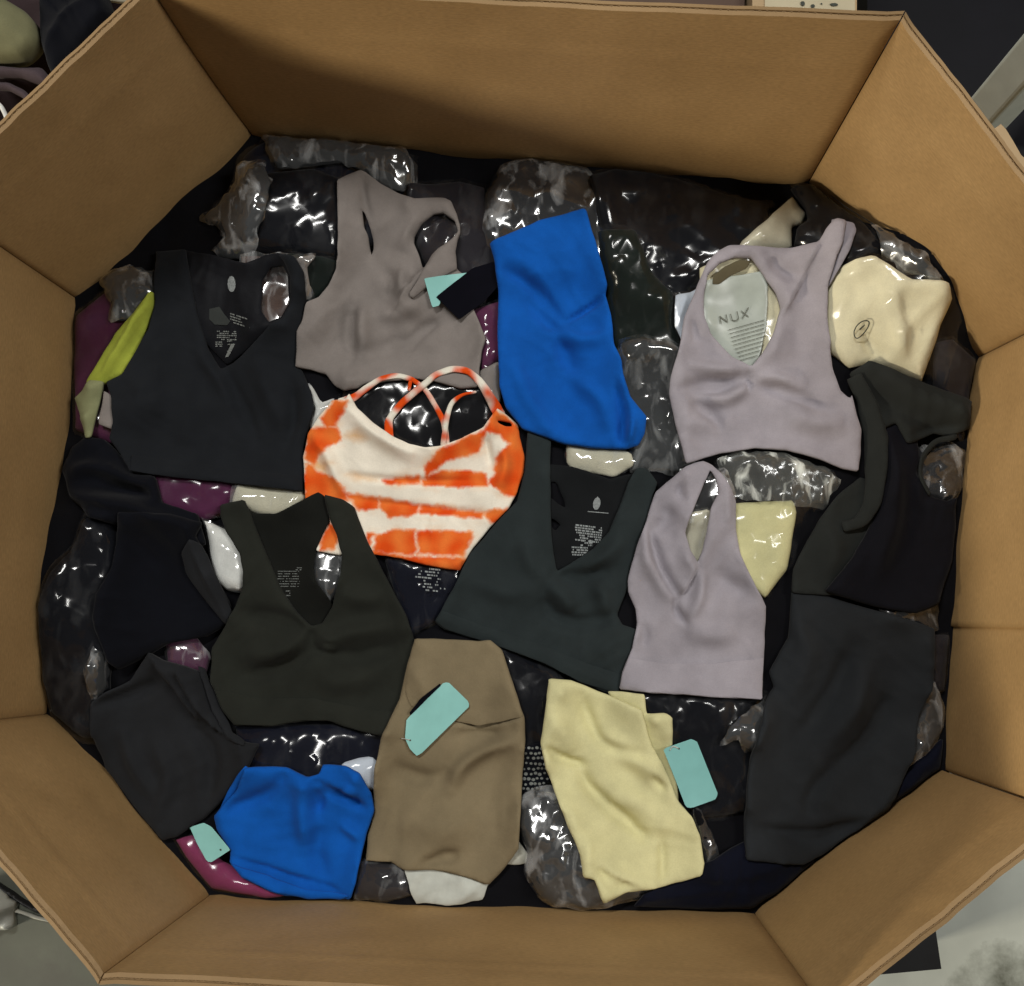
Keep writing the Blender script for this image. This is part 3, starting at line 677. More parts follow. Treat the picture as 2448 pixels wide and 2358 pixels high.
sheet('torn_corner', plain('tissue_corner', (0.42, 0.42, 0.36), 0.8, 0.2, 0.1, 60, 0.25), tis, [P('J', [(1340, 1480), (1400, 1330), (1440, 1380), (1495, 1470), (1420, 1482)])], t=0.002, crumple=0.003, r=5, noise=None)
bag('black bag between khaki leggings and pale yellow leggings', 'J', [(1300, 300), (1600, 420), (1720, 540), (1640, 800), (1600, 1020), (1420, 900), (1350, 560)], 'ink', fm=CLEAR, crumple=0.006)
msh = thing('mesh_fabric', 'black mesh fabric with pale dots beside the khaki leggings', 'fabric', centre('J', [(1490, 970)]))
mc = sheet('cloth', FB('ink'), msh, [P('J', [(1380, 860), (1560, 830), (1620, 1010), (1520, 1110), (1380, 1120)])], t=0.004)
dots = []
for a in range(6):
    for b in range(9):
        cx_, cy_ = 1450+a*24+(b % 2)*12+random.uniform(-4, 4), 865+b*27+random.uniform(-4, 4); rr = random.uniform(7, 11)
        dots.append(P('J', [(cx_+rr*math.cos(k*math.pi/4), cy_+rr*0.85*math.sin(k*math.pi/4)) for k in range(8)]))
decal('dot_print', PRINT_B, mc, dots)
bag('grey crinkled clear bag at the front wall left of the yellow leggings', 'K', [(60, 1140), (140, 1090), (250, 1050), (400, 1150), (560, 1450), (860, 1560), (850, 1620), (800, 1650), (500, 1730), (270, 1748), (190, 1650), (110, 1520), (130, 1400), (60, 1250)], 'grey', t=0.014, fm=CLEAR2, crumple=0.006, wr=(75, 0.012, 0.006), fac=0.005, fsp=0.0055)
bag('shiny black bag between the lower lavender bra and the yellow leggings', 'K', [(600, 520), (1420, 560), (1440, 700), (1340, 900), (1340, 1220), (1000, 1260), (880, 900), (740, 700)], 'ink', fm=CLEAR, crumple=0.006)
bag('clear glossy bag corner left of the charcoal folded leggings', 'K', [(1400, 590), (1430, 700), (1370, 860), (1300, 880), (1250, 820), (1150, 860), (1200, 760), (1320, 650)], 'grey', t=0.005, fm=CLEAR2, crumple=0.006, name='plastic_wrapper', cat='wrapper')
bag('narrow black bag strip right of the pale yellow leggings', 'K', [(1000, 1150), (1060, 1190), (1110, 1310), (1165, 1450), (1160, 1555), (1100, 1582), (1060, 1500), (1030, 1300)], 'black', t=0.006, fm=CLEAR2, crumple=0.005)
nv = thing('navy_garment', 'dark navy garment along the front wall right of the yellow leggings', 'garment', centre('K', [(1200, 1600)]))
sheet('cloth', FB('navy'), nv, [P('K', [(760, 1640), (1060, 1480), (1290, 1360), (1680, 1480), (1640, 1560), (1480, 1640), (1330, 1715), (1000, 1725), (700, 1705)])], t=0.010, wr=(10, 0.04, 0.012), er=0.012)
nv = thing('navy_garment', 'navy cloth bunched at the front right wall under charcoal leggings', 'garment', centre('L', [(800, 1020)]))
sheet('cloth', FB('navy'), nv, [P('L', [(600, 1040), (760, 930), (905, 830), (920, 970), (790, 1140), (640, 1290), (560, 1330)])], t=0.010, wr=(50, 0.04, 0.012), er=0.012)
bag('dark bag behind the charcoal folded leggings at the right wall', 'L', [(780, 380), (960, 385), (960, 500), (930, 640), (850, 640), (780, 560)], 'greyplum', fm=DULL, crumple=0.003)
bag('clear glossy bag at the right wall beside the charcoal folded leggings', 'L', [(780, 600), (860, 585), (905, 690), (915, 790), (840, 890), (770, 940), (720, 960), (740, 740)], 'grey', t=0.008, fm=CLEAR2, crumple=0.007)
bag('glossy dark bag seen through the armhole of the black tank at the right', 'G', [(1440, 900), (1600, 850), (1710, 900), (1710, 1090), (1600, 1130), (1450, 1080)], 'ink', fm=CLEAR2, crumple=0.008, name='plastic_wrapper', cat='wrapper')
bag('clear bag edge below the black tank at the right wall', 'L', [(620, 260), (760, 230), (860, 215), (880, 370), (760, 380), (640, 340)], 'ink', t=0.006, fm=CLEAR2, crumple=0.006, name='plastic_wrapper', cat='wrapper')
bag('crumpled silvery wrapper at the left wall above the lime strap', 'E', [(585, 180), (650, 120), (740, 95), (835, 88), (860, 120), (920, 105), (930, 240), (870, 320), (740, 420), (640, 420), (650, 310)], 'grey', t=0.006, fm=CLEAR2, crumple=0.007, name='plastic_wrapper', cat='wrapper')
bag('white papers under the blue leggings hem beside the slate bra', 'O', [(290, 30), (560, 60), (760, 90), (790, 180), (640, 270), (330, 210), (290, 160)], 'straw', t=0.004, fm=GREYF)
bag('plum cloth sliver between taupe bra and blue leggings', 'T', [(1380, 1170), (1620, 1090), (1640, 1560), (1470, 1680), (1420, 1500)], 'wine', t=0.008, fm=DULL, crumple=0.002)
bag('pinkish cloth sliver right of the orange bra strap', 'T', [(1430, 1660), (1610, 1560), (1620, 1900), (1500, 1900)], 'taupe', t=0.006, fm=DULL, crumple=0.002)

# ================================================================== GARMENTS ON TOP
def garment(name, label, cat, f, pts, group=None):
    return thing(name, label, cat, centre(f, pts), group)
GB = 'loose sports bras on top of the pile'; GL = 'folded leggings on top of the pile'

# dark sleeve by the left wall, black garment, charcoal folded
g = garment('dark_garment', 'dark charcoal rolled sleeve against the left wall below the lime strap', 'garment', 'E', [(700, 1350)])
sheet('cloth', FB('ink'), g, [P('E', [(500, 1090), (600, 1100), (690, 1180), (780, 1290), (900, 1320), (940, 1470), (1150, 1540), (1200, 1720), (1000, 1740), (800, 1640), (520, 1560), (410, 1440), (362, 1280), (420, 1150)])], t=0.016, er=0.02, r=40, wr=(-20, 0.03, 0.010),
      folds=[('R', P('E', [(420, 1300), (560, 1260), (760, 1330)]), 8, 18), ('R', P('E', [(420, 1440), (700, 1480), (1100, 1620)]), 9, 16), ('R', P('E', [(600, 1390), (900, 1420)]), -8, 14)])
g = garment('black_garment', 'black crumpled garment with a grey strap edge left of the olive bra', 'garment', 'H', [(900, 500)])
sheet('body', FB('ink'), g, [P('H', [(690, 60), (1000, 70), (1180, 120), (1140, 200), (1250, 420), (1380, 690), (1330, 720), (1200, 790), (980, 830), (690, 985), (600, 950), (540, 680), (560, 540), (640, 400), (680, 200)])], t=0.012, er=0.012, r=24, wr=(-60, 0.04, 0.008))
sheet('strap_edge', FB('charcoal'), g, [P('H', [(1110, 215), (1180, 250), (1260, 420), (1375, 685), (1325, 722), (1220, 600), (1090, 420), (1060, 300)])], t=0.005, r=16, folds=[('R', P('H', [(1140, 260), (1330, 690)]), 3, 8)])
g = garment('folded_leggings', 'charcoal bunched leggings in the front left corner above the blue bra', 'leggings', 'H', [(900, 1300)], GL)
sheet('body', FB('charcoal'), g, [P('H', [(525, 1180), (600, 1120), (760, 1050), (870, 880), (960, 930), (1080, 960), (1200, 1000), (1280, 1200), (1350, 1360), (1440, 1410), (1520, 1420), (1440, 1580), (1340, 1715), (1200, 1850), (1040, 1960), (940, 1990), (830, 1950), (760, 1800), (700, 1700), (620, 1580), (560, 1420)])], t=0.009, er=0.007, r=26,
      folds=[('S', P('H', [(880, 890), (1000, 1060), (1120, 1250), (1210, 1300)]), 7, 8), ('S', P('H', [(1040, 960), (1140, 1180), (1260, 1340), (1440, 1420)]), 7, 8), ('R', P('H', [(540, 1180), (760, 1130), (920, 1050)]), -7, 14), ('R', P('H', [(900, 1400), (1000, 1600), (900, 1900)]), 5, 20),
             ('R', P('H', [(1100, 1300), (1250, 1500), (1200, 1750)]), -6, 18), ('R', P('H', [(700, 1300), (760, 1550), (900, 1750)]), 5, 20)])
sheet('waistband', FB('charcoal'), g, [P('H', [(1160, 960), (1200, 980), (1290, 1200), (1360, 1350), (1440, 1405), (1425, 1432), (1330, 1390), (1240, 1220)])], t=0.004, r=12)

# lime strap
g = garment('lime_garment', 'lime green strap-like garment against the left wall', 'garment', 'E', [(700, 560)])
sheet('cloth', FB('lime'), g, [P('E', [(880, 228), (905, 250), (908, 330), (862, 460), (775, 650), (720, 725), (650, 755), (605, 790), (560, 830), (500, 820), (510, 760), (600, 610), (680, 480), (780, 370)])], t=0.006, r=16, folds=[('R', P('E', [(880, 260), (760, 500), (600, 750)]), 5, 12)])
sheet('film_tail', fabric('lime_tail', (0.24, 0.25, 0.13)), g, [P('E', [(490, 812), (520, 760), (610, 765), (575, 930), (532, 1095), (500, 1097), (470, 960), (438, 865)])], t=0.004, crumple=0.004, r=10)

g = garment('black_leggings_edge', 'tan strap end under the left side of the black bra', 'strap', 'E', [(620, 950)])
g.name = 'garment_strap'
sheet('strap', FB('taupe'), g, [P('E', [(610, 820), (655, 850), (680, 1055), (575, 1015)])], t=0.003, r=8)

# black bra
g = garment('sports_bra', 'large black v-neck sports bra with grey size print near the left wall', 'sports bra', 'N', [(500, 1200)], GB)
AH = [(745, 330), (800, 242), (880, 232), (912, 290), (920, 470), (870, 560), (790, 595), (738, 520)]
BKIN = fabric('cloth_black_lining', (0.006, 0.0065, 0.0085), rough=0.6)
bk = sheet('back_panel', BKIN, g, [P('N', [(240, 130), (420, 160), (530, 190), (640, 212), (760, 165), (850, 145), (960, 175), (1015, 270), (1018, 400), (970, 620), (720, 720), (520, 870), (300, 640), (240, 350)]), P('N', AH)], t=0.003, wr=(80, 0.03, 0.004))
ov = [P('N', [(548+26*math.cos(k*math.pi/6), 348+52*math.sin(k*math.pi/6)) for k in range(12)])]
decal('logo_mark', PRINT, bk, ov)
decal('size_print', PRINT_B, bk, dashes('N', 540, 535, 665, 4, 17, 8, 0.32, 3, 0.75)+dashes('N', 455, 650, 580, 5, 13, 7, 0.02, 4, 0.8)+dashes('N', 445, 720, 490, 3, 13, 7, 0, 6, 0.8)+dashes('N', 505, 715, 570, 5, 22, 8, -0.1, 8, 0.6, 18)+[P('N', [(545, 735), (572, 735), (530, 815), (508, 822)])])
decal('grey_patch', plain('patch_grey', (0.026, 0.030, 0.028), 0.9), bk, [P('N', [(405, 510), (470, 495), (500, 540), (540, 590), (520, 615), (440, 610), (405, 575)])])
sheet('front_panel', fabric('cloth_offblack', (0.0108, 0.0123, 0.0148)), g, [P('N', [(58, 140), (250, 125), (290, 350), (330, 560), (400, 770), (480, 900), (560, 860), (700, 720), (760, 650), (800, 605), (870, 572), (926, 480), (928, 300), (895, 222), (850, 150), (950, 168), (1012, 265), (1022, 400), (1002, 620), (962, 860), (1000, 900), (1060, 1040), (1080, 1150), (1040, 1290), (1012, 1400), (1010, 1690), (800, 1660), (600, 1640), (300, 1600), (40, 1580), (-107, 1554), (-240, 1345), (-217, 1235), (-228, 1070), (-261, 982), (-151, 927), (14, 641), (57, 465), (56, 250)])],
      t=0.006, r=22, folds=[('R', P('N', [(480, 900), (600, 1150), (680, 1330)]), -5, 16), ('R', P('N', [(300, 760), (420, 900), (520, 1080)]), 4, 18), ('R', P('N', [(700, 800), (760, 1050), (900, 1280)]), 5, 26), ('R', P('N', [(200, 900), (260, 1200), (240, 1400)]), 4, 28),
                            ('R', P('N', [(930, 1000), (940, 1200), (880, 1400)]), -4, 14)])
sheet('underband', fabric('cloth_offblack', (0, 0, 0)), g, [P('N', [(-95, 1450), (300, 1500), (700, 1555), (1004, 1590), (1006, 1686), (600, 1636), (40, 1576), (-100, 1550)])], t=0.0008, r=8, er=0.0015)

# taupe bra
g = garment('sports_bra', 'taupe racerback sports bra with a keyhole slit near the back wall', 'sports bra', 'T', [(700, 1100)], GB)
sheet('body', FB('taupe'), g, [P('T', [(343, 165), (430, 122), (520, 88), (562, 100), (680, 190), (820, 268), (940, 308), (1180, 303), (1232, 330), (1272, 420), (1302, 520), (1302, 580), (1282, 640), (1265, 720), (1280, 860), (1330, 900), (1400, 1150), (1440, 1250), (1504, 1400), (1470, 1500), (1450, 1640), (1450, 1770), (1300, 1790), (1100, 1730), (950, 1710), (560, 1750), (500, 1785), (400, 1805), (330, 1772), (262, 1680), (140, 1642), (18, 1622), (28, 1340), (70, 1270), (98, 1112), (200, 1075), (280, 985), (332, 860), (345, 720), (350, 500)]),
       P('T', [(948, 600), (1000, 510), (1100, 430), (1170, 424), (1262, 485), (1286, 565), (1240, 622), (1100, 725), (1015, 862), (985, 760), (945, 655)]),
       P('T', [(538, 395), (562, 430), (585, 490), (612, 570), (628, 640), (628, 700), (614, 755), (600, 690), (585, 600), (556, 540)])],
      t=0.006, r=20, noise=(0.0034, 0.06), folds=[('S', P('T', [(1060, 780), (930, 940), (840, 1060), (772, 1165)]), 8, 7), ('R', P('T', [(430, 1130), (410, 1300), (430, 1500)]), -7, 15), ('R', P('T', [(540, 1100), (520, 1300), (540, 1480)]), 5, 18), ('R', P('T', [(1130, 1220), (960, 1320), (880, 1440)]), -6, 13),
              ('R', P('T', [(700, 820), (780, 950), (700, 1050)]), -4, 14), ('R', P('T', [(860, 820), (820, 960), (860, 1050)]), 5, 18), ('R', P('T', [(540, 180), (560, 340), (600, 480)]), -3, 8), ('R', P('T', [(650, 1180), (820, 1200), (1000, 1120)]), 5, 18), ('R', P('T', [(600, 1480), (800, 1380), (950, 1420)]), -4, 20),
              ('R', P('T', [(250, 1100), (220, 1300), (120, 1400)]), 5, 25), ('R', P('T', [(1010, 480), (900, 560), (820, 700)]), 4, 18)])
sheet('strap_fold', FB('taupe'), g, [P('T', [(1280, 640), (1265, 720), (1280, 860), (1200, 900), (1030, 1010), (930, 1090), (900, 1060), (1010, 870), (1100, 728), (1240, 622), (1286, 570), (1300, 580)])], t=0.004, r=20)

# hang tags
def hang_tag(label, f, pts, mat, cord=None, hole=None, r=8):
    g = garment('hang_tag', label, 'hang tag', f, pts, 'hang tags on the garments')
    cd = sheet('card', mat, g, [P(f, pts)], t=0.0009, r=r, noise=None, edge=1.0, drape=(12, 9, 6, 4), wob=0, er=0.001)
    if hole is not None:
        decal('punch_hole', PRINT_D, cd, [P(f, [(hole[0]+5*math.cos(k*math.pi/4), hole[1]+5*math.sin(k*math.pi/4)) for k in range(8)])], 0.0008)
    if cord is not None: sheet('cord', plain('cord_white', (0.5, 0.5, 0.46), 0.8), g, [P(f, ribbon(cord, 5))], t=0.0015, r=3, noise=None, sp=0.002, er=0.0008)
    return g
hang_tag('pale green hang tag half covered by a black tag on the taupe bra', 'T', [(1022, 932), (1200, 905), (1362, 886), (1300, 960), (1150, 1060), (1145, 1140), (1085, 1158)], TEAL, r=4)
hang_tag('black hang tag lying between the taupe bra and blue leggings', 'T', [(1115, 1075), (1300, 930), (1400, 850), (1560, 800), (1640, 860), (1600, 990), (1480, 1120), (1295, 1252)], BLKCARD_SHADOW, r=6)

# orange tie-dye bra
OR = [[(185, 540), (350, 525), (365, 600), (300, 640), (240, 700), (205, 745), (170, 700)], [(170, 745), (240, 795), (330, 825), (390, 880), (412, 950), (170, 950)], [(270, 480), (350, 375), (435, 385), (400, 430), (350, 510), (300, 525)],
      [(960, 675), (1100, 605), (1250, 540), (1205, 660), (1050, 700), (920, 780), (870, 815), (885, 770)], [(620, 832), (830, 808), (836, 846), (650, 850)], [(860, 832), (960, 788), (1120, 778), (1248, 800), (1252, 862), (1100, 872), (868, 852)],
      [(1310, 720), (1390, 620), (1460, 560), (1500, 720), (1490, 880), (1430, 935), (1330, 905), (1278, 850), (1292, 800)], [(1245, 548), (1300, 420), (1450, 525), (1470, 620), (1375, 605), (1340, 560)],
      [(405, 915), (582, 942), (582, 998), (480, 1004), (440, 960)], [(603, 938), (832, 985), (832, 1032), (660, 1052), (608, 1000)], [(853, 985), (930, 988), (1100, 1020), (1226, 1030), (1222, 1062), (1100, 1046), (860, 1027)], [(1248, 1030), (1380, 1005), (1350, 1075), (1268, 1084)],
      [(590, 1168), (680, 1138), (817, 1140), (822, 1275), (575, 1262)], [(843, 1148), (1000, 1138), (1160, 1150), (1110, 1285), (848, 1272)], [(535, 1155), (572, 1158), (545, 1215)], [(560, 1262), (790, 1300), (1140, 1310), (1120, 1400), (900, 1380), (560, 1300)], [(310, 1090), (370, 1180), (350, 1245), (260, 1255)]]
TAN = [[(395, 572), (480, 543), (545, 586), (470, 602)], [(408, 805), (445, 793), (575, 826), (480, 830)], [(930, 985), (1110, 1010), (1110, 1045), (930, 1020)], [(200, 700), (330, 740), (300, 800), (200, 770)]]
C_W, C_O, C_L, C_T = np.array([0.84, 0.80, 0.68]), np.array([0.70, 0.072, 0.006]), np.array([0.86, 0.26, 0.05]), np.array([0.66, 0.36, 0.12])
ORW = [unproj(P('F', p), 0.665) for p in OR]; TANW = [unproj(P('F', p), 0.665) for p in TAN]
def dye(p):
    q = p+0.0022*np.stack([perlin(p[:, 0]/0.012, p[:, 1]/0.012, 51), perlin(p[:, 0]/0.012, p[:, 1]/0.012, 52)], 1)+0.0013*np.stack([perlin(p[:, 0]/0.005, p[:, 1]/0.005, 53), perlin(p[:, 0]/0.005, p[:, 1]/0.005, 54)], 1)
    q = q+np.stack([0.0035*perlin(p[:, 0]/0.02, p[:, 1]/0.012, 58), 0*p[:, 0]], 1)
    a = np.zeros(len(p)); b = np.zeros(len(p)); hl = np.zeros(len(p))
    for pl in ORW:
        s = np.where(inside(q, [pl]), 1, -1)*seg_dist(q, pl); a = np.maximum(a, np.clip(0.5+(s+0.0016)/0.0046, 0, 1)); hl = np.maximum(hl, np.clip(0.75+s/0.016, 0, 1))
    for pl in TANW:
        s = np.where(inside(q, [pl]), 1, -1)*seg_dist(q, pl); b = np.maximum(b, np.clip(0.5+s/0.012, 0, 1))
    k = np.clip(0.45+0.9*perlin(p[:, 0]/0.022, p[:, 1]/0.022, 55), 0, 1)[:, None]*np.clip(1.6-a, 0.35, 1)[:, None]
    o = C_O*(1-k)+C_L*k
    c = C_W*(1-0.10*np.clip(perlin(p[:, 0]/0.03, p[:, 1]/0.03, 57), 0, 1)[:, None])
    c = c*(1-0.75*b[:, None])+C_T*0.75*b[:, None]
    hl = (hl*np.clip(0.25+1.5*perlin(p[:, 0]/0.035, p[:, 1]/0.014, 59), 0, 1)*0.6)[:, None]
    c = c*(1-hl)+np.array([0.80, 0.42, 0.17])*hl
    a = (a*a*(3-2*a))[:, None]
    fr = np.exp(-((a-0.35)/0.22)**2)*0.5
    c = c*(1-fr)+C_L*1.05*fr
    return c*(1-a)+o*a
DYE = fabric('cloth_tie_dye', (1, 1, 1), attr='dye', var=0.05)
g = garment('sports_bra', 'orange and white tie-dye sports bra with crossed straps at the centre', 'sports bra', 'F', [(850, 900)], GB)
def sdye(p):
    k = np.clip(0.5+1.8*perlin(p[:, 0]/0.022, p[:, 1]/0.022, 61), 0, 1)[:, None]
    return C_O*(1-k)+(C_W*0.9)*k
for pts, wd in (([(390, 400), (480, 372), (560, 308), (640, 256), (740, 238), (830, 266), (900, 322), (960, 420), (1008, 510), (1030, 680)], (60, 42, 38, 38, 44)), ([(1000, 690), (1022, 490), (1050, 400), (1110, 352), (1200, 336)], (44, 40, 30, 20)), ([(800, 330), (812, 270)], (26, 26)),
                ([(690, 620), (682, 500), (760, 400), (870, 310), (960, 232), (1060, 198), (1150, 212), (1220, 275), (1290, 390), (1340, 480)], (62, 50, 46, 46, 46, 60, 90))):
    sheet('strap', DYE, g, [P('F', ribbon(pts, np.array(wd)*0.8))], t=0.0035, r=10, sp=0.003, color=sdye, er=0.003, noise=(0.001, 0.03))
sheet('body', DYE, g, [P('F', [(350, 385), (430, 380), (452, 343), (500, 430), (600, 522), (700, 592), (800, 640), (900, 662), (1000, 650), (1100, 612), (1240, 545), (1290, 470), (1320, 430), (1360, 460), (1442, 530), (1452, 600), (1482, 720), (1474, 820), (1435, 930), (1380, 1030), (1280, 1130), (1180, 1250), (1100, 1384), (1000, 1372), (900, 1352), (750, 1312), (590, 1285), (500, 1290), (390, 1292), (262, 1272), (215, 1100), (192, 900), (184, 720), (212, 580), (282, 470)]),
       P('F', [(1318, 500), (1340, 505), (1400, 520), (1408, 538), (1370, 540), (1325, 520)])],
      t=0.006, r=24, sp=0.0026, color=dye, noise=(0.0034, 0.06), folds=[('R', P('F', [(480, 480), (640, 620), (850, 720)]), 4, 18), ('R', P('F', [(420, 810), (700, 850), (1200, 850)]), -3, 9), ('R', P('F', [(450, 950), (800, 1000), (1300, 1050)]), -2.5, 9), ('R', P('F', [(250, 600), (350, 750), (420, 950)]), 5, 16), ('R', P('F', [(1340, 650), (1380, 760), (1330, 900)]), 5, 14),
              ('R', P('F', [(1250, 600), (1280, 760)]), -3, 8)])
sheet('underband', DYE, g, [P('F', [(545, 1262), (750, 1285), (900, 1312), (1120, 1320), (1100, 1380), (1000, 1369), (900, 1349), (750, 1309), (560, 1283)])], t=0.002, r=6, sp=0.003, color=dye, er=0.003, noise=None)

# slate bra (centre)
g = garment('sports_bra', 'dark slate sports bra with pale print lying tilted at the centre', 'sports bra', 'O', [(200, 1200)], GB)
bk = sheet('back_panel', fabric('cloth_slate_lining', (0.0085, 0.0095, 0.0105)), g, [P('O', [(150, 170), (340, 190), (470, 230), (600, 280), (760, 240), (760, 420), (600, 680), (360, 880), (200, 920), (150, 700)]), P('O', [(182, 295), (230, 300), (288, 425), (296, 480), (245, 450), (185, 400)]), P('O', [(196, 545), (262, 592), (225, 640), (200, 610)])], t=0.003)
decal('logo_mark', PRINT, bk, [P('O', [(513+26*math.cos(k*math.pi/6)+0.12*(-44*math.sin(k*math.pi/6)), 448+44*math.sin(k*math.pi/6)) for k in range(12)]), P('O', [(450, 500), (595, 512), (595, 518), (450, 506)]), P('O', [(515, 400), (522, 400), (520, 480), (513, 480)])])
decal('size_print', PRINT, bk, dashes('O', 360, 590, 555, 7, 17, 11, 0.12, 11, 0.85, 14)+dashes('O', 400, 700, 490, 3, 16, 11, 0.0, 12, 0.8, 8)+dashes('O', 335, 745, 460, 4, 17, 11, 0.05, 13, 0.85, 14))
sheet('front_panel', FB('slate'), g, [P('O', [(30, -60), (200, -80), (190, 120), (192, 300), (196, 600), (212, 800), (235, 920), (350, 850), (490, 760), (600, 640), (690, 420), (735, 290), (790, 200), (860, 200), (935, 300), (905, 390), (870, 540), (800, 730), (745, 900), (722, 1040), (690, 1130), (655, 1220), (690, 1290), (790, 1320), (770, 1450), (700, 1620), (658, 1778), (600, 1770), (400, 1690), (150, 1560), (-148, 1449), (-350, 1385), (-546, 1325), (-615, 1268), (-560, 1180), (-474, 1013), (-366, 796), (-183, 578), (-41, 433), (15, 215)])],
      t=0.006, r=24, folds=[('R', P('O', [(230, 930), (400, 980), (620, 900)]), -6, 16), ('R', P('O', [(180, 1000), (300, 1120), (360, 1200)]), 6, 22), ('R', P('O', [(150, 1080), (180, 1230), (420, 1300), (620, 1230)]), -6, 16), ('R', P('O', [(-350, 950), (-150, 1080), (150, 1040)]), 5, 26), ('R', P('O', [(500, 1000), (580, 1100), (560, 1220)]), 5, 18),
                            ('R', P('O', [(0, 700), (60, 900), (200, 960)]), 4, 22), ('R', P('O', [(690, 700), (560, 840), (400, 900)]), 4, 16)])
sheet('underband', FB('slate'), g, [P('O', [(-560, 1190), (-300, 1290), (100, 1420), (450, 1560), (690, 1640), (658, 1772), (400, 1686), (150, 1556), (-148, 1445), (-540, 1320), (-605, 1268)])], t=0.0008, r=8, er=0.0015)

# bagged details over: blue leggings
g = garment('folded_leggings', 'bright blue folded leggings left of the upper lavender bra', 'leggings', 'D', [(1070, 640)], GL)
sheet('body', FB('blue'), g, [P('D', [(938, 466), (946, 460), (1030, 423), (1114, 399), (1122, 401), (1133, 441), (1163, 544), (1159, 563), (1170, 603), (1176, 660), (1190, 690), (1192, 715), (1207, 760), (1238, 798), (1234, 830), (1222, 852), (1200, 860), (1140, 858), (1080, 850), (1000, 822), (968, 780), (956, 740), (952, 640), (954, 560), (946, 500)])],
      t=0.009, er=0.005, r=14, noise=(0.004, 0.08), folds=[('R', P('D', [(950, 512), (1000, 530), (1040, 565), (1085, 612)]), -5, 16), ('R', P('D', [(1172, 556), (1125, 588), (1082, 610)]), -5, 7), ('R', P('D', [(1000, 560), (1060, 620), (1100, 720)]), -5, 20), ('R', P('D', [(1040, 630), (1120, 650), (1170, 640)]), 5, 18), ('R', P('D', [(980, 680), (1010, 760), (1060, 830)]), 5, 22),
              ('R', P('D', [(1180, 730), (1195, 790), (1190, 850)]), -6, 11), ('R', P('D', [(1210, 800), (1205, 850)]), 5, 8), ('R', P('D', [(1080, 700), (1150, 760), (1170, 830)]), 4, 18)])

# olive-black bra
g = garment('sports_bra', 'olive black racerback sports bra overlapping the khaki leggings', 'sports bra', 'Q', [(900, 1400)], GB)
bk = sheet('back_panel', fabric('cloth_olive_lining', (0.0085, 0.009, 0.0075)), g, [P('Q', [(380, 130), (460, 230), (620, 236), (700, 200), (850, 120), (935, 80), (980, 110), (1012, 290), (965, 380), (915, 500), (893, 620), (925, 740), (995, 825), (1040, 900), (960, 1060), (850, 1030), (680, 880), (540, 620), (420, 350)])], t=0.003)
decal('size_print', PRINT_B, bk, dashes('Q', 640, 645, 800, 7, 18, 5, 0.0, 21, 0.85, 10)+dashes('Q', 690, 785, 730, 3, 16, 8, 0, 22, 0.8)+dashes('Q', 770, 620, 815, 2, 14, 6, 0, 24, 0.8))
sheet('front_panel', FB('olive_black'), g, [P('Q', [(228, 172), (310, 152), (400, 132), (450, 250), (520, 430), (600, 620), (680, 800), (780, 945), (880, 1040), (960, 1020), (1030, 900), (1060, 780), (1092, 660), (1097, 520), (1062, 380), (1018, 290), (990, 180), (972, 98), (1020, 108), (1110, 130), (1190, 190), (1230, 300), (1290, 450), (1350, 560), (1440, 740), (1560, 960), (1600, 1080), (1637, 1220), (1602, 1280), (1582, 1400), (1565, 1620), (1550, 1842), (1350, 1822), (1250, 1800), (1000, 1722), (820, 1722), (600, 1760), (330, 1752), (240, 1640), (158, 1440), (168, 1200), (260, 1050), (340, 900), (392, 760), (392, 650), (372, 520), (262, 350), (232, 250)])],
      t=0.007, r=24, folds=[('R', P('Q', [(880, 1080), (860, 1180), (960, 1240)]), -5, 9), ('R', P('Q', [(880, 1150), (800, 1270), (560, 1380), (380, 1400)]), -7, 18), ('R', P('Q', [(930, 1160), (1150, 1090), (1480, 1040)]), 6, 22), ('R', P('Q', [(950, 1230), (1200, 1280), (1500, 1170)]), -5, 18), ('R', P('Q', [(400, 1250), (650, 1250), (820, 1140)]), 6, 24),
                            ('R', P('Q', [(400, 950), (620, 980), (840, 1070)]), -6, 18), ('R', P('Q', [(960, 1130), (1060, 1150)]), 3, 6), ('R', P('Q', [(950, 1190), (1060, 1200)]), 3, 6), ('R', P('Q', [(900, 1400), (1100, 1450), (1400, 1380)]), 4, 28), ('R', P('Q', [(1100, 800), (1250, 860), (1400, 820)]), 5, 24)])
sheet('underband', FB('olive_black'), g, [P('Q', [(190, 1500), (500, 1560), (900, 1560), (1300, 1640), (1560, 1660), (1546, 1836), (1350, 1816), (1250, 1794), (1000, 1716), (820, 1716), (600, 1754), (335, 1746), (245, 1636)])], t=0.0008, r=8, er=0.0015)

# charcoal folded leggings, right
g = garment('folded_leggings', 'charcoal folded leggings in the front right corner', 'leggings', 'L', [(450, 800)], GL)
sheet('body', fabric('cloth_graphite', (0.0215, 0.024, 0.0268)), g, [P('L', [(255, 205), (390, 218), (640, 292), (865, 362), (860, 580), (800, 740), (770, 930), (700, 1080), (692, 1180), (640, 1290), (565, 1396), (430, 1390), (300, 1372), (60, 1350), (52, 1200), (60, 1060), (100, 860), (140, 690), (180, 610), (158, 550), (240, 400)])],
      t=0.009, er=0.005, r=16, folds=[('R', P('L', [(520, 450), (450, 640), (300, 820)]), -6, 20), ('R', P('L', [(700, 640), (600, 850), (450, 960)]), -6, 20), ('R', P('L', [(600, 500), (520, 720), (380, 900)]), 5, 24), ('R', P('L', [(120, 1220), (350, 1270), (640, 1190)]), -7, 15), ('R', P('L', [(260, 300), (340, 500), (220, 700)]), 5, 26), ('R', P('L', [(450, 960), (340, 1080), (340, 1180)]), -4, 16)])

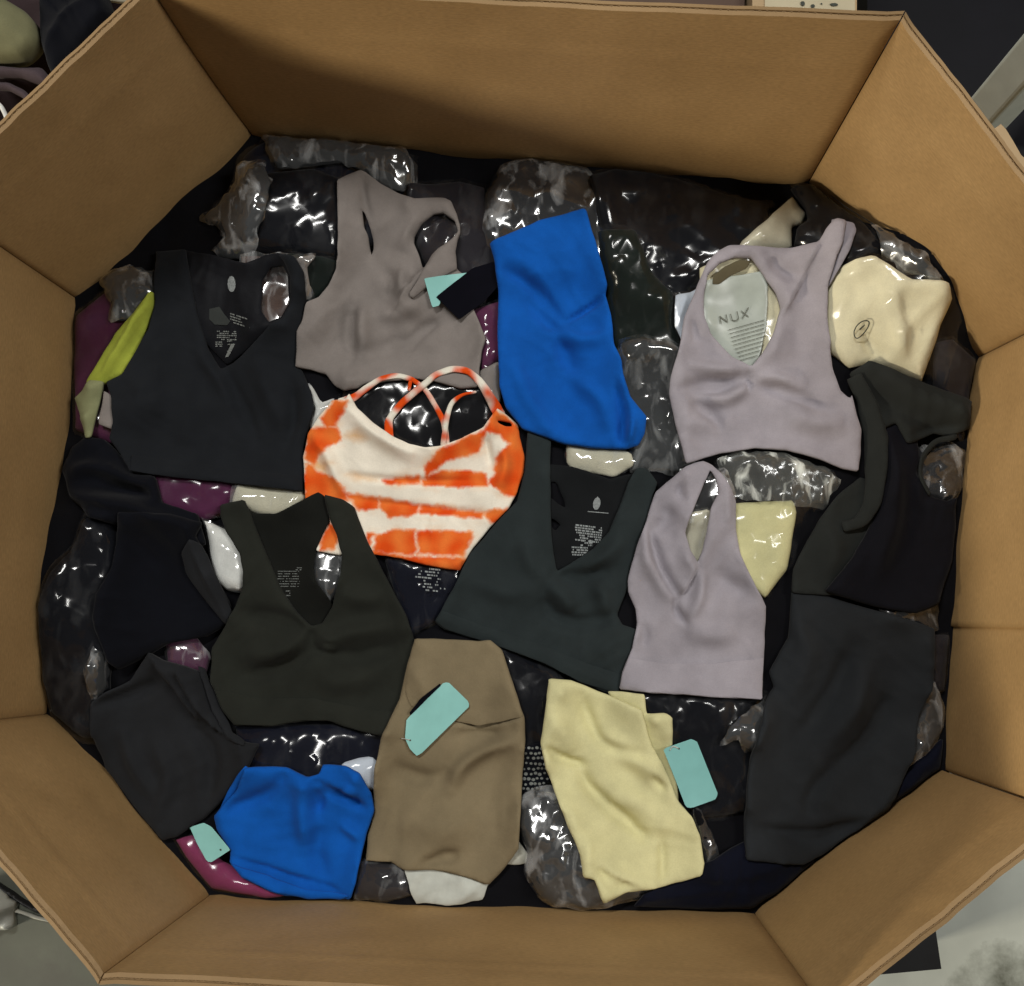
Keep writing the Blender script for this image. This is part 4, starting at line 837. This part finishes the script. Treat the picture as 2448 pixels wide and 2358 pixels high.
# black tank at the right wall
g = garment('tank_top', 'black tank top with a looped grey strap against the right wall', 'tank top', 'G', [(1450, 1200)])
BT = fabric('cloth_blacknavy', (0.006, 0.006, 0.009)); TG = fabric('cloth_tank', (0.020, 0.022, 0.0205))
sheet('lower_panel', TG, g, [P('G', [(1130, 1090), (1230, 1010), (1330, 1060), (1340, 1240), (1300, 1420), (1200, 1540), (1060, 1540), (920, 1530), (930, 1420), (990, 1300), (1060, 1180)])], t=0.006, r=30, folds=[('R', P('G', [(1080, 1230), (1120, 1350), (1040, 1500)]), 5, 26)])
sheet('body', BT, g, [P('G', [(1310, 800), (1400, 720), (1480, 820), (1490, 900), (1480, 1000), (1540, 1100), (1620, 1120), (1660, 1100), (1655, 1250), (1640, 1390), (1580, 1580), (1480, 1622), (1300, 1592), (1070, 1522), (1190, 1380), (1290, 1200), (1320, 1000)])], t=0.012, er=0.012, r=28, wr=(80, 0.04, 0.006), folds=[('R', P('G', [(1400, 900), (1380, 1200), (1300, 1450)]), 6, 24)])
sheet('shoulder', TG, g, [P('G', [(1182, 545), (1268, 490), (1330, 508), (1450, 560), (1600, 622), (1742, 682), (1766, 720), (1742, 800), (1640, 830), (1560, 815), (1480, 850), (1440, 860), (1390, 770), (1340, 790), (1310, 830), (1260, 700)])], t=0.008, er=0.008, r=24, folds=[('R', P('G', [(1280, 560), (1500, 680), (1720, 740)]), 6, 26), ('R', P('G', [(1440, 840), (1560, 790), (1700, 780)]), -4, 12)])
sheet('strap', TG, g, [P('G', ribbon([(1200, 560), (1260, 680), (1300, 830), (1300, 1000), (1285, 1130), (1230, 1215), (1150, 1235)], (70, 92, 110, 96, 78, 62, 46)))], t=0.006, er=0.005, r=16)
sheet('armhole_edge', TG, g, [P('G', ribbon([(1660, 830), (1560, 850), (1500, 930), (1495, 1010), (1540, 1090)], (26, 22, 18, 14)))], t=0.003, er=0.003, r=10)

# lavender bra, lower
g = garment('sports_bra', 'lavender sports bra with a keyhole neckline above the yellow leggings', 'sports bra', 'O', [(1200, 1400)], GB)
LV = FB('lavender')
sheet('body', LV, g, [P('O', [(1200, 162), (1255, 152), (1310, 175), (1380, 240), (1440, 330), (1482, 430), (1482, 650), (1512, 800), (1580, 950), (1650, 1080), (1690, 1160), (1678, 1400), (1670, 1600), (1665, 1812), (1300, 1790), (860, 1762), (668, 1740), (690, 1620), (760, 1450), (792, 1280), (782, 1180), (730, 1060), (728, 980), (760, 850), (800, 720), (860, 560), (890, 450), (918, 368), (1050, 260), (1130, 190)]),
       P('O', [(1302, 212), (1345, 290), (1360, 370), (1305, 480), (1275, 650), (1245, 780), (1212, 862), (1160, 770), (1128, 650), (1150, 570), (1230, 380), (1262, 300)])],
      t=0.006, r=24, noise=(0.0034, 0.06), folds=[('S', P('O', [(1095, 1100), (1160, 1000), (1215, 870), (1250, 720)]), 6, 6), ('R', P('O', [(870, 590), (920, 780), (980, 930), (1080, 1085)]), -6, 10), ('R', P('O', [(840, 620), (850, 820), (950, 1000), (1060, 1140)]), 5, 16), ('R', P('O', [(1080, 1100), (1060, 1180), (1140, 1280)]), -5, 8), ('R', P('O', [(1240, 900), (1240, 1100), (1160, 1240)]), 6, 14),
                            ('R', P('O', [(960, 480), (1040, 540), (900, 640)]), -4, 16), ('R', P('O', [(1320, 900), (1440, 1000), (1560, 1080)]), -3, 20), ('R', P('O', [(1130, 1300), (1300, 1380), (1500, 1330)]), 4, 24), ('R', P('O', [(820, 1280), (860, 1360), (820, 1450)]), -3, 14), ('R', P('O', [(1100, 300), (1080, 380), (1130, 420)]), -4, 10), ('R', P('O', [(1410, 380), (1420, 600)]), 3, 12)])
sheet('underband', LV, g, [P('O', [(735, 1520), (1000, 1560), (1300, 1560), (1672, 1520), (1668, 1600), (1661, 1806), (1300, 1785), (860, 1757), (674, 1736), (695, 1622)])], t=0.0008, r=8, er=0.0015)

# lavender bra, upper
g = garment('sports_bra', 'lavender sports bra with a looped strap near the back right corner', 'sports bra', 'G', [(800, 760)], GB)
sheet('strap_loop', fabric('cloth_lavender_in', (0.26, 0.245, 0.28)), g, [P('C', [(960, 1140), (1075, 1160), (1088, 1200), (1050, 1310), (1000, 1400), (940, 1500), (900, 1400)])], t=0.004, r=14)
sheet('body', LV, g, [P('G', [(545, 50), (590, 0), (640, -25), (760, -22), (920, -12), (1040, -40), (1075, -100), (1118, -147), (1165, -135), (1150, -40), (1120, 40), (1090, 140), (1080, 300), (1102, 520), (1140, 622), (1182, 662), (1190, 642), (1222, 760), (1232, 800), (1228, 900), (1220, 987), (1150, 975), (1050, 932), (900, 892), (760, 882), (600, 907), (500, 936), (448, 952), (430, 880), (400, 770), (373, 640), (380, 560), (420, 430), (440, 300), (500, 150)]),
       P('G', [(545, 110), (600, 55), (660, 32), (740, 30), (775, 80), (815, 140), (850, 190), (872, 260), (835, 380), (790, 460), (740, 518), (650, 470), (560, 370), (532, 300), (528, 200)])],
      t=0.006, r=24, noise=(0.0034, 0.06), folds=[('S', P('G', [(835, 395), (880, 290), (930, 210), (1000, 60), (1045, -50)]), 4, 6), ('R', P('G', [(740, 540), (620, 585), (440, 610)]), -7, 15), ('R', P('G', [(700, 530), (560, 520), (450, 500)]), 5, 16), ('R', P('G', [(740, 590), (640, 660), (540, 640)]), 6, 16), ('R', P('G', [(780, 580), (920, 610), (1090, 700)]), -6, 14), ('R', P('G', [(770, 560), (880, 560), (1000, 620)]), 5, 16), ('R', P('G', [(480, 660), (600, 740), (620, 800)]), -5, 16),
                            ('R', P('G', [(740, 525), (745, 610)]), -4, 6), ('R', P('G', [(420, 770), (560, 770), (700, 720)]), 4, 22), ('R', P('G', [(900, 720), (1060, 760), (1180, 760)]), 5, 26), ('R', P('G', [(480, 300), (490, 400)]), -3, 10), ('R', P('G', [(820, 30), (860, 90), (950, 120)]), -4, 16)])

# khaki leggings
g = garment('folded_leggings', 'khaki brown folded leggings at the front with a teal tag on top', 'leggings', 'J', [(1050, 950)], GL)
sheet('body', FB('khaki'), g, [P('J', [(870, 280), (1050, 285), (1210, 296), (1270, 290), (1332, 340), (1385, 500), (1452, 700), (1457, 820), (1442, 1000), (1432, 1200), (1422, 1400), (1350, 1500), (1262, 1592), (1180, 1560), (1100, 1535), (980, 1512), (810, 1512), (750, 1468), (608, 1462), (620, 1330), (650, 1200), (656, 960), (690, 810), (790, 600), (830, 420)])],
      t=0.009, er=0.005, r=16, noise=(0.004, 0.08), folds=[('S', P('J', [(1060, 730), (1200, 760), (1330, 730), (1460, 690)]), -4, 9), ('R', P('J', [(1060, 1080), (1110, 960), (1250, 870), (1420, 820)]), 7, 16), ('R', P('J', [(720, 960), (860, 1040), (1000, 1030), (1040, 960)]), -5, 20), ('R', P('J', [(1060, 300), (1080, 380), (1150, 330)]), -5, 14), ('R', P('J', [(900, 1490), (1050, 1440), (1110, 1430)]), -6, 14),
                            ('R', P('J', [(1080, 800), (1200, 780), (1320, 800)]), -4, 14), ('R', P('J', [(870, 420), (930, 560), (900, 700)]), 4, 24), ('R', P('J', [(760, 1250), (1000, 1290), (1300, 1230)]), 4, 34)])
sheet('waistband', FB('khaki'), g, [P('J', [(874, 284), (1050, 289), (1210, 300), (1266, 295), (1326, 344), (1380, 504), (1446, 695), (1330, 722), (1200, 745), (1060, 715), (850, 640), (820, 560), (835, 420)])], t=0.0008, r=10, er=0.0015)
hang_tag('teal hang tag lying on the khaki leggings', 'J', [(1022, 517), (1048, 513), (1152, 614), (1162, 640), (905, 892), (880, 905), (845, 870), (818, 812), (826, 712)], TEAL, [(846, 822), (820, 815), (795, 812)], (845, 822), 10)
hang_tag('dark sliver painted as the shadow along the teal tag on the khaki leggings', 'J', [(1005, 520), (1012, 528), (846, 690), (838, 680), (900, 600)], BLKCARD_SHADOW, r=3)  # black sliver stands in for the shadow along the teal tag

# yellow leggings
g = garment('folded_leggings', 'pale yellow folded leggings at the front wall', 'leggings', 'K', [(650, 1100)], GL)
YL = FB('yellow')
sheet('under_fold', YL, g, [P('K', [(560, 560), (625, 563), (758, 580), (768, 680), (870, 678), (905, 700), (906, 850), (930, 1050), (940, 1165), (850, 1150), (700, 900)])], t=0.008, er=0.008, r=14)
sheet('body', YL, g, [P('K', [(248, 493), (370, 505), (460, 540), (560, 580), (640, 615), (745, 662), (768, 760), (800, 860), (860, 960), (940, 1150), (1010, 1228), (1052, 1330), (1078, 1480), (1062, 1542), (950, 1575), (850, 1602), (660, 1632), (540, 1692), (520, 1650), (490, 1562), (430, 1552), (415, 1430), (350, 1280), (230, 970), (204, 840), (230, 650)])],
      t=0.009, er=0.005, r=16, noise=(0.004, 0.08), folds=[('R', P('K', [(215, 860), (330, 940), (440, 960)]), -6, 10), ('R', P('K', [(420, 980), (450, 1080), (620, 1230), (790, 1370)]), -7, 14), ('R', P('K', [(500, 800), (650, 880), (880, 1060)]), 5, 22), ('R', P('K', [(420, 600), (480, 760), (540, 860), (780, 920)]), -5, 14), ('R', P('K', [(500, 1480), (560, 1560), (720, 1600)]), -6, 14), ('R', P('K', [(850, 1350), (860, 1450), (850, 1590)]), -3, 9),
                            ('R', P('K', [(560, 1060), (760, 1200), (940, 1300)]), 5, 28), ('R', P('K', [(800, 1020), (880, 1100)]), -4, 9), ('R', P('K', [(260, 700), (360, 820), (380, 900)]), 4, 20)])
hang_tag('teal hang tag beside the pale yellow leggings', 'K', [(857, 872), (870, 862), (1005, 815), (1035, 828), (1147, 1108), (1132, 1137), (1005, 1182), (976, 1176), (920, 1030)], TEAL_D, [(940, 866), (905, 850), (890, 880)], (940, 866), 8)

# blue bra
g = garment('sports_bra', 'bright blue bunched sports bra at the front left', 'sports bra', 'I', [(1550, 450)], GB)
sheet('strap', FB('blue'), g, [P('I', ribbon([(1150, 330), (1195, 230), (1260, 120), (1300, 90)], (40, 46, 60)))], t=0.005, r=10, er=0.004)
sheet('body', FB('blue'), g, [P('I', [(1275, 78), (1380, 72), (1492, 75), (1540, 100), (1600, 128), (1660, 110), (1680, 62), (1800, 70), (1870, 105), (1930, 210), (1947, 300), (1905, 430), (1880, 540), (1850, 680), (1825, 760), (1780, 795), (1600, 772), (1480, 742), (1340, 690), (1260, 650), (1195, 570), (1200, 510), (1130, 400), (1112, 330), (1190, 240), (1235, 190)])],
      t=0.008, er=0.005, r=18, noise=(0.0034, 0.06), folds=[('R', P('I', [(1640, 120), (1660, 200), (1640, 320)]), -7, 12), ('R', P('I', [(1680, 170), (1780, 240), (1880, 290)]), -8, 10), ('R', P('I', [(1500, 90), (1400, 220), (1160, 300)]), -5, 16), ('R', P('I', [(1590, 140), (1570, 300), (1590, 500)]), 6, 22), ('R', P('I', [(1200, 560), (1400, 620), (1600, 700), (1780, 750)]), -5, 9), ('R', P('I', [(1780, 180), (1860, 220)]), 5, 14),
                            ('R', P('I', [(1650, 380), (1620, 560), (1700, 700)]), -4, 20), ('R', P('I', [(1760, 380), (1880, 460)]), 4, 12)])
sheet('underband', FB('blue'), g, [P('I', [(1200, 575), (1400, 640), (1600, 715), (1815, 745), (1778, 790), (1600, 767), (1480, 737), (1340, 686), (1262, 646)])], t=0.003, r=8, er=0.003)
hang_tag('pale teal hang tag in the front left corner beside the blue bra', 'I', [(988, 388), (1060, 364), (1100, 384), (1200, 505), (1100, 570), (1078, 566), (1030, 480)], TEAL, hole=(1148, 505), r=8)

# ================================================================== AROUND THE BOX
# neighbouring heap beyond the back left wall
def heap(name, label, px, z, mat, cat, seed, amp=0.02, res=0.018):
    w = unproj(px, z); mn, mx_ = w.min(0), w.max(0)
    xs = np.arange(mn[0], mx_[0], res); ys = np.arange(mn[1], mx_[1], res)
    X, Y = np.meshgrid(xs, ys, indexing='ij'); p = np.stack([X.ravel(), Y.ravel()], 1)
    ins = inside(p, [w]); d = seg_dist(p, w)*np.where(ins, 1, -1)
    zz = z*np.clip((d+0.02)/0.05, 0, 1)**0.5+amp*perlin(p[:, 0]/0.16, p[:, 1]/0.16, seed)*ins+amp*0.6*(1-np.abs(perlin(p[:, 0]/0.09, p[:, 1]/0.2, seed+1)))**3*ins
    zz = np.maximum(zz, 0.002)
    keep = d > -0.03
    ix = -np.ones(len(p), int); ix[keep] = np.arange(keep.sum()); n1, n2 = len(xs), len(ys)
    Fc = []
    for a in range(n1-1):
        for b in range(n2-1):
            c = (ix[a*n2+b], ix[(a+1)*n2+b], ix[(a+1)*n2+b+1], ix[a*n2+b+1])
            if min(c) >= 0: Fc.append(c)
    o = mesh_obj(name, np.column_stack([p[keep], zz[keep]]), Fc, mat)
    i = ((p[keep, 0]-GX0)/GS).astype(int); 
    gq = inside(gp, [w]) & ~octin
    dd = seg_dist(gp[gq], w)
    hq = z*np.clip((dd+0.02)/0.05, 0, 1)**0.5+amp*perlin(gp[gq, 0]/0.16, gp[gq, 1]/0.16, seed)+amp*0.6*(1-np.abs(perlin(gp[gq, 0]/0.09, gp[gq, 1]/0.2, seed+1)))**3
    fl = HGT.ravel(); fl[gq] = hq
    return tag(o, label, cat)
heap('clothes_heap', 'dark brown heap of clothes beyond the back left wall of the box', P('D', [(-200, 330), (-20, 262), (120, 130), (290, -40), (290, -300), (-300, -300)]), 0.62, fabric('cloth_darkbrown', (0.028, 0.018, 0.020)), 'clothes', 71)
KW = dict(clip=False, z0=0.66, zfix=0.655)
g = thing('lime_bundle', 'pale olive rounded bundle at the top left corner of the picture', 'bundle', at_px('U', (120, 300)))
sheet('cloth', fabric('cloth_paleolive', (0.15, 0.145, 0.078)), g, [P('U', [(-300, -60), (40, -20), (200, 70), (330, 160), (400, 270), (425, 400), (420, 500), (350, 590), (240, 670), (100, 690), (-300, 700)])], t=0.05, er=0.05, r=120, noise=(0.004, 0.06), **KW)
g = thing('white_strap', 'white curved strap at the left edge beyond the box wall', 'strap', at_px('U', (60, 1330)))
sheet('strap', FB('white'), g, [P('U', ribbon([(-60, 1180), (10, 1240), (60, 1340), (105, 1500)], 46))], t=0.006, er=0.005, r=10, **KW)
g = thing('mauve_strap', 'dull mauve strap curving beyond the back left wall', 'strap', at_px('U', (200, 1060)))
sheet('strap', fabric('cloth_mauve', (0.060, 0.044, 0.050)), g, [P('U', ribbon([(-100, 1000), (100, 1010), (260, 1090), (390, 1210), (500, 1360)], 80))], t=0.012, er=0.012, r=10, **KW)
g = thing('mauve_cloth', 'dull mauve folded cloth above the curved strap at top left', 'cloth', at_px('U', (400, 880)))
sheet('cloth', fabric('cloth_mauve', (0.060, 0.044, 0.050)), g, [P('U', [(-100, 760), (240, 800), (480, 790), (560, 870), (560, 1000), (400, 960), (240, 900), (-100, 880)])], t=0.02, er=0.02, r=60, **KW)
g = thing('white_cloth', 'pale cloth edge at the top of the picture beyond the back left wall', 'cloth', at_px('U', (1350, -60)))
sheet('cloth', FB('straw'), g, [P('U', [(1100, -300), (1700, -300), (1650, 0), (1560, 35), (1400, 25), (1250, 5), (1150, -10)])], t=0.01, er=0.01, r=60, **KW)
g = thing('navy_sack', 'dark navy sack between pale bundle and back left wall', 'sack', at_px('U', (700, 300)))
sheet('cloth', FB('ink'), g, [P('U', [(520, -200), (1200, -200), (1340, 220), (1100, 480), (640, 960), (560, 760), (480, 480), (470, 200)])], t=0.03, er=0.03, r=120, wr=(60, 0.06, 0.012), **KW)

# cartons behind the back wall
def carton(label, px, z, mat, h=None):
    g = thing('carton', label, 'carton', (*unproj(px, z).mean(0), 0.0))
    poly_slab('body', px, 0.0, z, mat, g)
    return g
KRB = kraft('kraft_back', (0.42, 0.30, 0.17)); KRK = kraft('kraft_dark', (0.10, 0.062, 0.045))
c1 = carton('brown carton with dark marks on its tape behind the back wall', P('D', [(1440, -400), (1640, -400), (1640, 120), (1440, 115)]), 0.80, KRB)
tape_px = P('V', [(1330, -160), (1750, -160), (1752, 58), (1330, 42)])
mesh_obj('tape_strip', [(x, y, 0.8015) for x, y in unproj(tape_px, 0.8015)], [(3, 2, 1, 0)], plain('tape', (0.46, 0.40, 0.27), 0.35, 0.5, 0.08, 20), c1, False)
mk = []
for (x, y, w_, h_) in ((1495, 6, 26, 22), (1545, 18, 22, 20), (1632, 14, 44, 15), (1590, 14, 10, 8)):
    mk.append([(x+w_*0.5+w_*0.5*math.cos(k*math.pi/4+.3)*random.uniform(.7, 1.1), y+h_*0.5+h_*0.5*math.sin(k*math.pi/4+.3)*random.uniform(.7, 1.1)) for k in range(8)])
V, Fc = [], []
for m_ in mk:
    b = len(V); V += [(x, y, 0.8028) for x, y in unproj(P('V', m_), 0.8028)]; Fc.append(tuple(range(b, b+8))[::-1])
mesh_obj('ink_mark', V, Fc, PRINT_D, c1, False)
carton('dark brown carton behind the middle of the back wall', P('D', [(820, -400), (1425, -400), (1425, 110), (820, 90)]), 0.78, KRK)
# dark stack to the right
ds = thing('wrapped_stack', 'black wrapped stack beyond the back right wall', 'stack', (*unproj(P('D', [(1900, 40)]), 0.5)[0], 0.0))
poly_slab('body', P('D', [(1660, -500), (2600, -500), (2600, 420), (2060, 430), (1830, 240), (1660, 60)]), 0.0, 0.50, plain('black_wrap', (0.003, 0.003, 0.005), 0.6, 0.2, 0.4, 7, 0.4), ds)
# pale metal bar
br = thing('metal_bar', 'pale grey green square metal bar leaning beyond the back right wall', 'bar', (*unproj(P('W', [(640, 640)]), 0.70)[0], 0.5))
a = unproj(P('W', [(520, 800)]), 0.66)[0]; b = unproj(P('W', [(980, 280)]), 0.86)[0]
A3 = np.array([*a, 0.66]); B3 = np.array([*b, 0.86]); d3 = (B3-A3)/np.linalg.norm(B3-A3); A3 = A3-d3*0.25; B3 = B3+d3*0.5
s3 = np.cross(d3, [0, 0, 1]); s3 /= np.linalg.norm(s3); u3 = np.cross(s3, d3)
hw = 0.024; ro = -0.45
c_, s_ = math.cos(ro), math.sin(ro); e1 = s3*c_+u3*s_; e2 = -s3*s_+u3*c_
V = [tuple(p+e1*hw*i+e2*hw*j) for p in (A3, B3) for i, j in ((-1, -1), (1, -1), (1, 1), (-1, 1))]
bo = mesh_obj('tube', V, [(0, 1, 2, 3), (7, 6, 5, 4), (4, 5, 1, 0), (5, 6, 2, 1), (6, 7, 3, 2), (7, 4, 0, 3)], plain('painted_steel', (0.82, 0.87, 0.76), 0.4, 0.5, 0.06, 30), br, False); bevel(bo, 0.006, 3)
bf = thing('carton_flap', 'torn brown cardboard flap outside the back right wall', 'flap', (*unproj(P('W', [(700, 930)]), 0.88)[0], 0.7))
fp = P('W', [(600, 845), (660, 800), (690, 830), (745, 920), (790, 1000), (900, 1100), (900, 1200), (760, 1060)])
poly_slab('board', fp, 0.872, 0.88, KRB, bf)
wb = thing('white_bundle', 'whitish plastic bundle at the right edge beyond the box', 'bundle', (*unproj(P('W', [(860, 950)]), 0.6)[0], 0.5))
heap_px = P('W', [(750, 930), (780, 880), (900, 850), (1100, 900), (1100, 1100), (900, 1060), (800, 1010)])
fl = HGT.ravel(); fl[inside(gp, [unproj(P('D', [(1900, 200), (2500, 150), (2500, 700), (2100, 560)]), 0.5)]) & (fl < 0.1)] = 0.52
sheet('plastic', plain('whitish', (0.50, 0.52, 0.48), 0.4, 0.5, 0.1, 50), wb, [heap_px], t=0.05, er=0.05, r=40, crumple=0.01, clip=False, z0=0.6, sp=0.007)

# front right: stained floor, its pale lit tone painted into a thin slab
ps = thing('lit_floor_patch', 'stained floor patch at the front right, painted pale for the light on it', 'sheet', (*unproj(P('D', [(1900, 1780)]), 0.01)[0], 0.0))
poly_slab('sheet', P('D', [(1600, 1560), (2500, 1100), (2500, 2300), (1560, 2300), (1500, 1900)]), 0.004, 0.012, plain('dirty_lit_floor', (0.60, 0.63, 0.56), 0.5, 0.4, 0.14, 7, 0.15, stain=((0.13, 0.135, 0.10), 2.6)), ps)
# front left: crumpled plastic and cord
sc = thing('plastic_scrap', 'crumpled whitish plastic scrap with a strap end on the floor at front left', 'plastic scrap', (*unproj(P('X', [(60, 900)]), 0.0)[0], 0.0))
KX = dict(clip=False, z0=0.01, zfix=0.001)
sheet('crumpled_film', plain('whitish', (0, 0, 0)), sc, [P('X', [(-400, 620), (0, 660), (90, 730), (120, 800), (190, 810), (200, 870), (160, 960), (170, 1150), (60, 1180), (-400, 1200)])], t=0.03, er=0.03, r=20, crumple=0.025, sp=0.008, **KX)
sheet('strap_end', plain('strap_white', (0.42, 0.42, 0.36), 0.5), sc, [P('X', ribbon([(170, 930), (330, 980), (470, 1030), (720, 1090)], (50, 45, 45, 40)))], t=0.012, er=0.01, r=6, sp=0.006, **KX)
dk = thing('floor_cable', 'dark cable on the floor beside the plastic scrap at front left', 'cable', (*unproj(P('X', [(350, 850)]), 0.0)[0], 0.0))
sheet('cable', BLK, dk, [P('X', ribbon([(-60, 600), (120, 720), (300, 850), (450, 920), (640, 1010)], (50, 55, 60, 60, 30)))], t=0.018, er=0.015, r=6, sp=0.006, **KX)
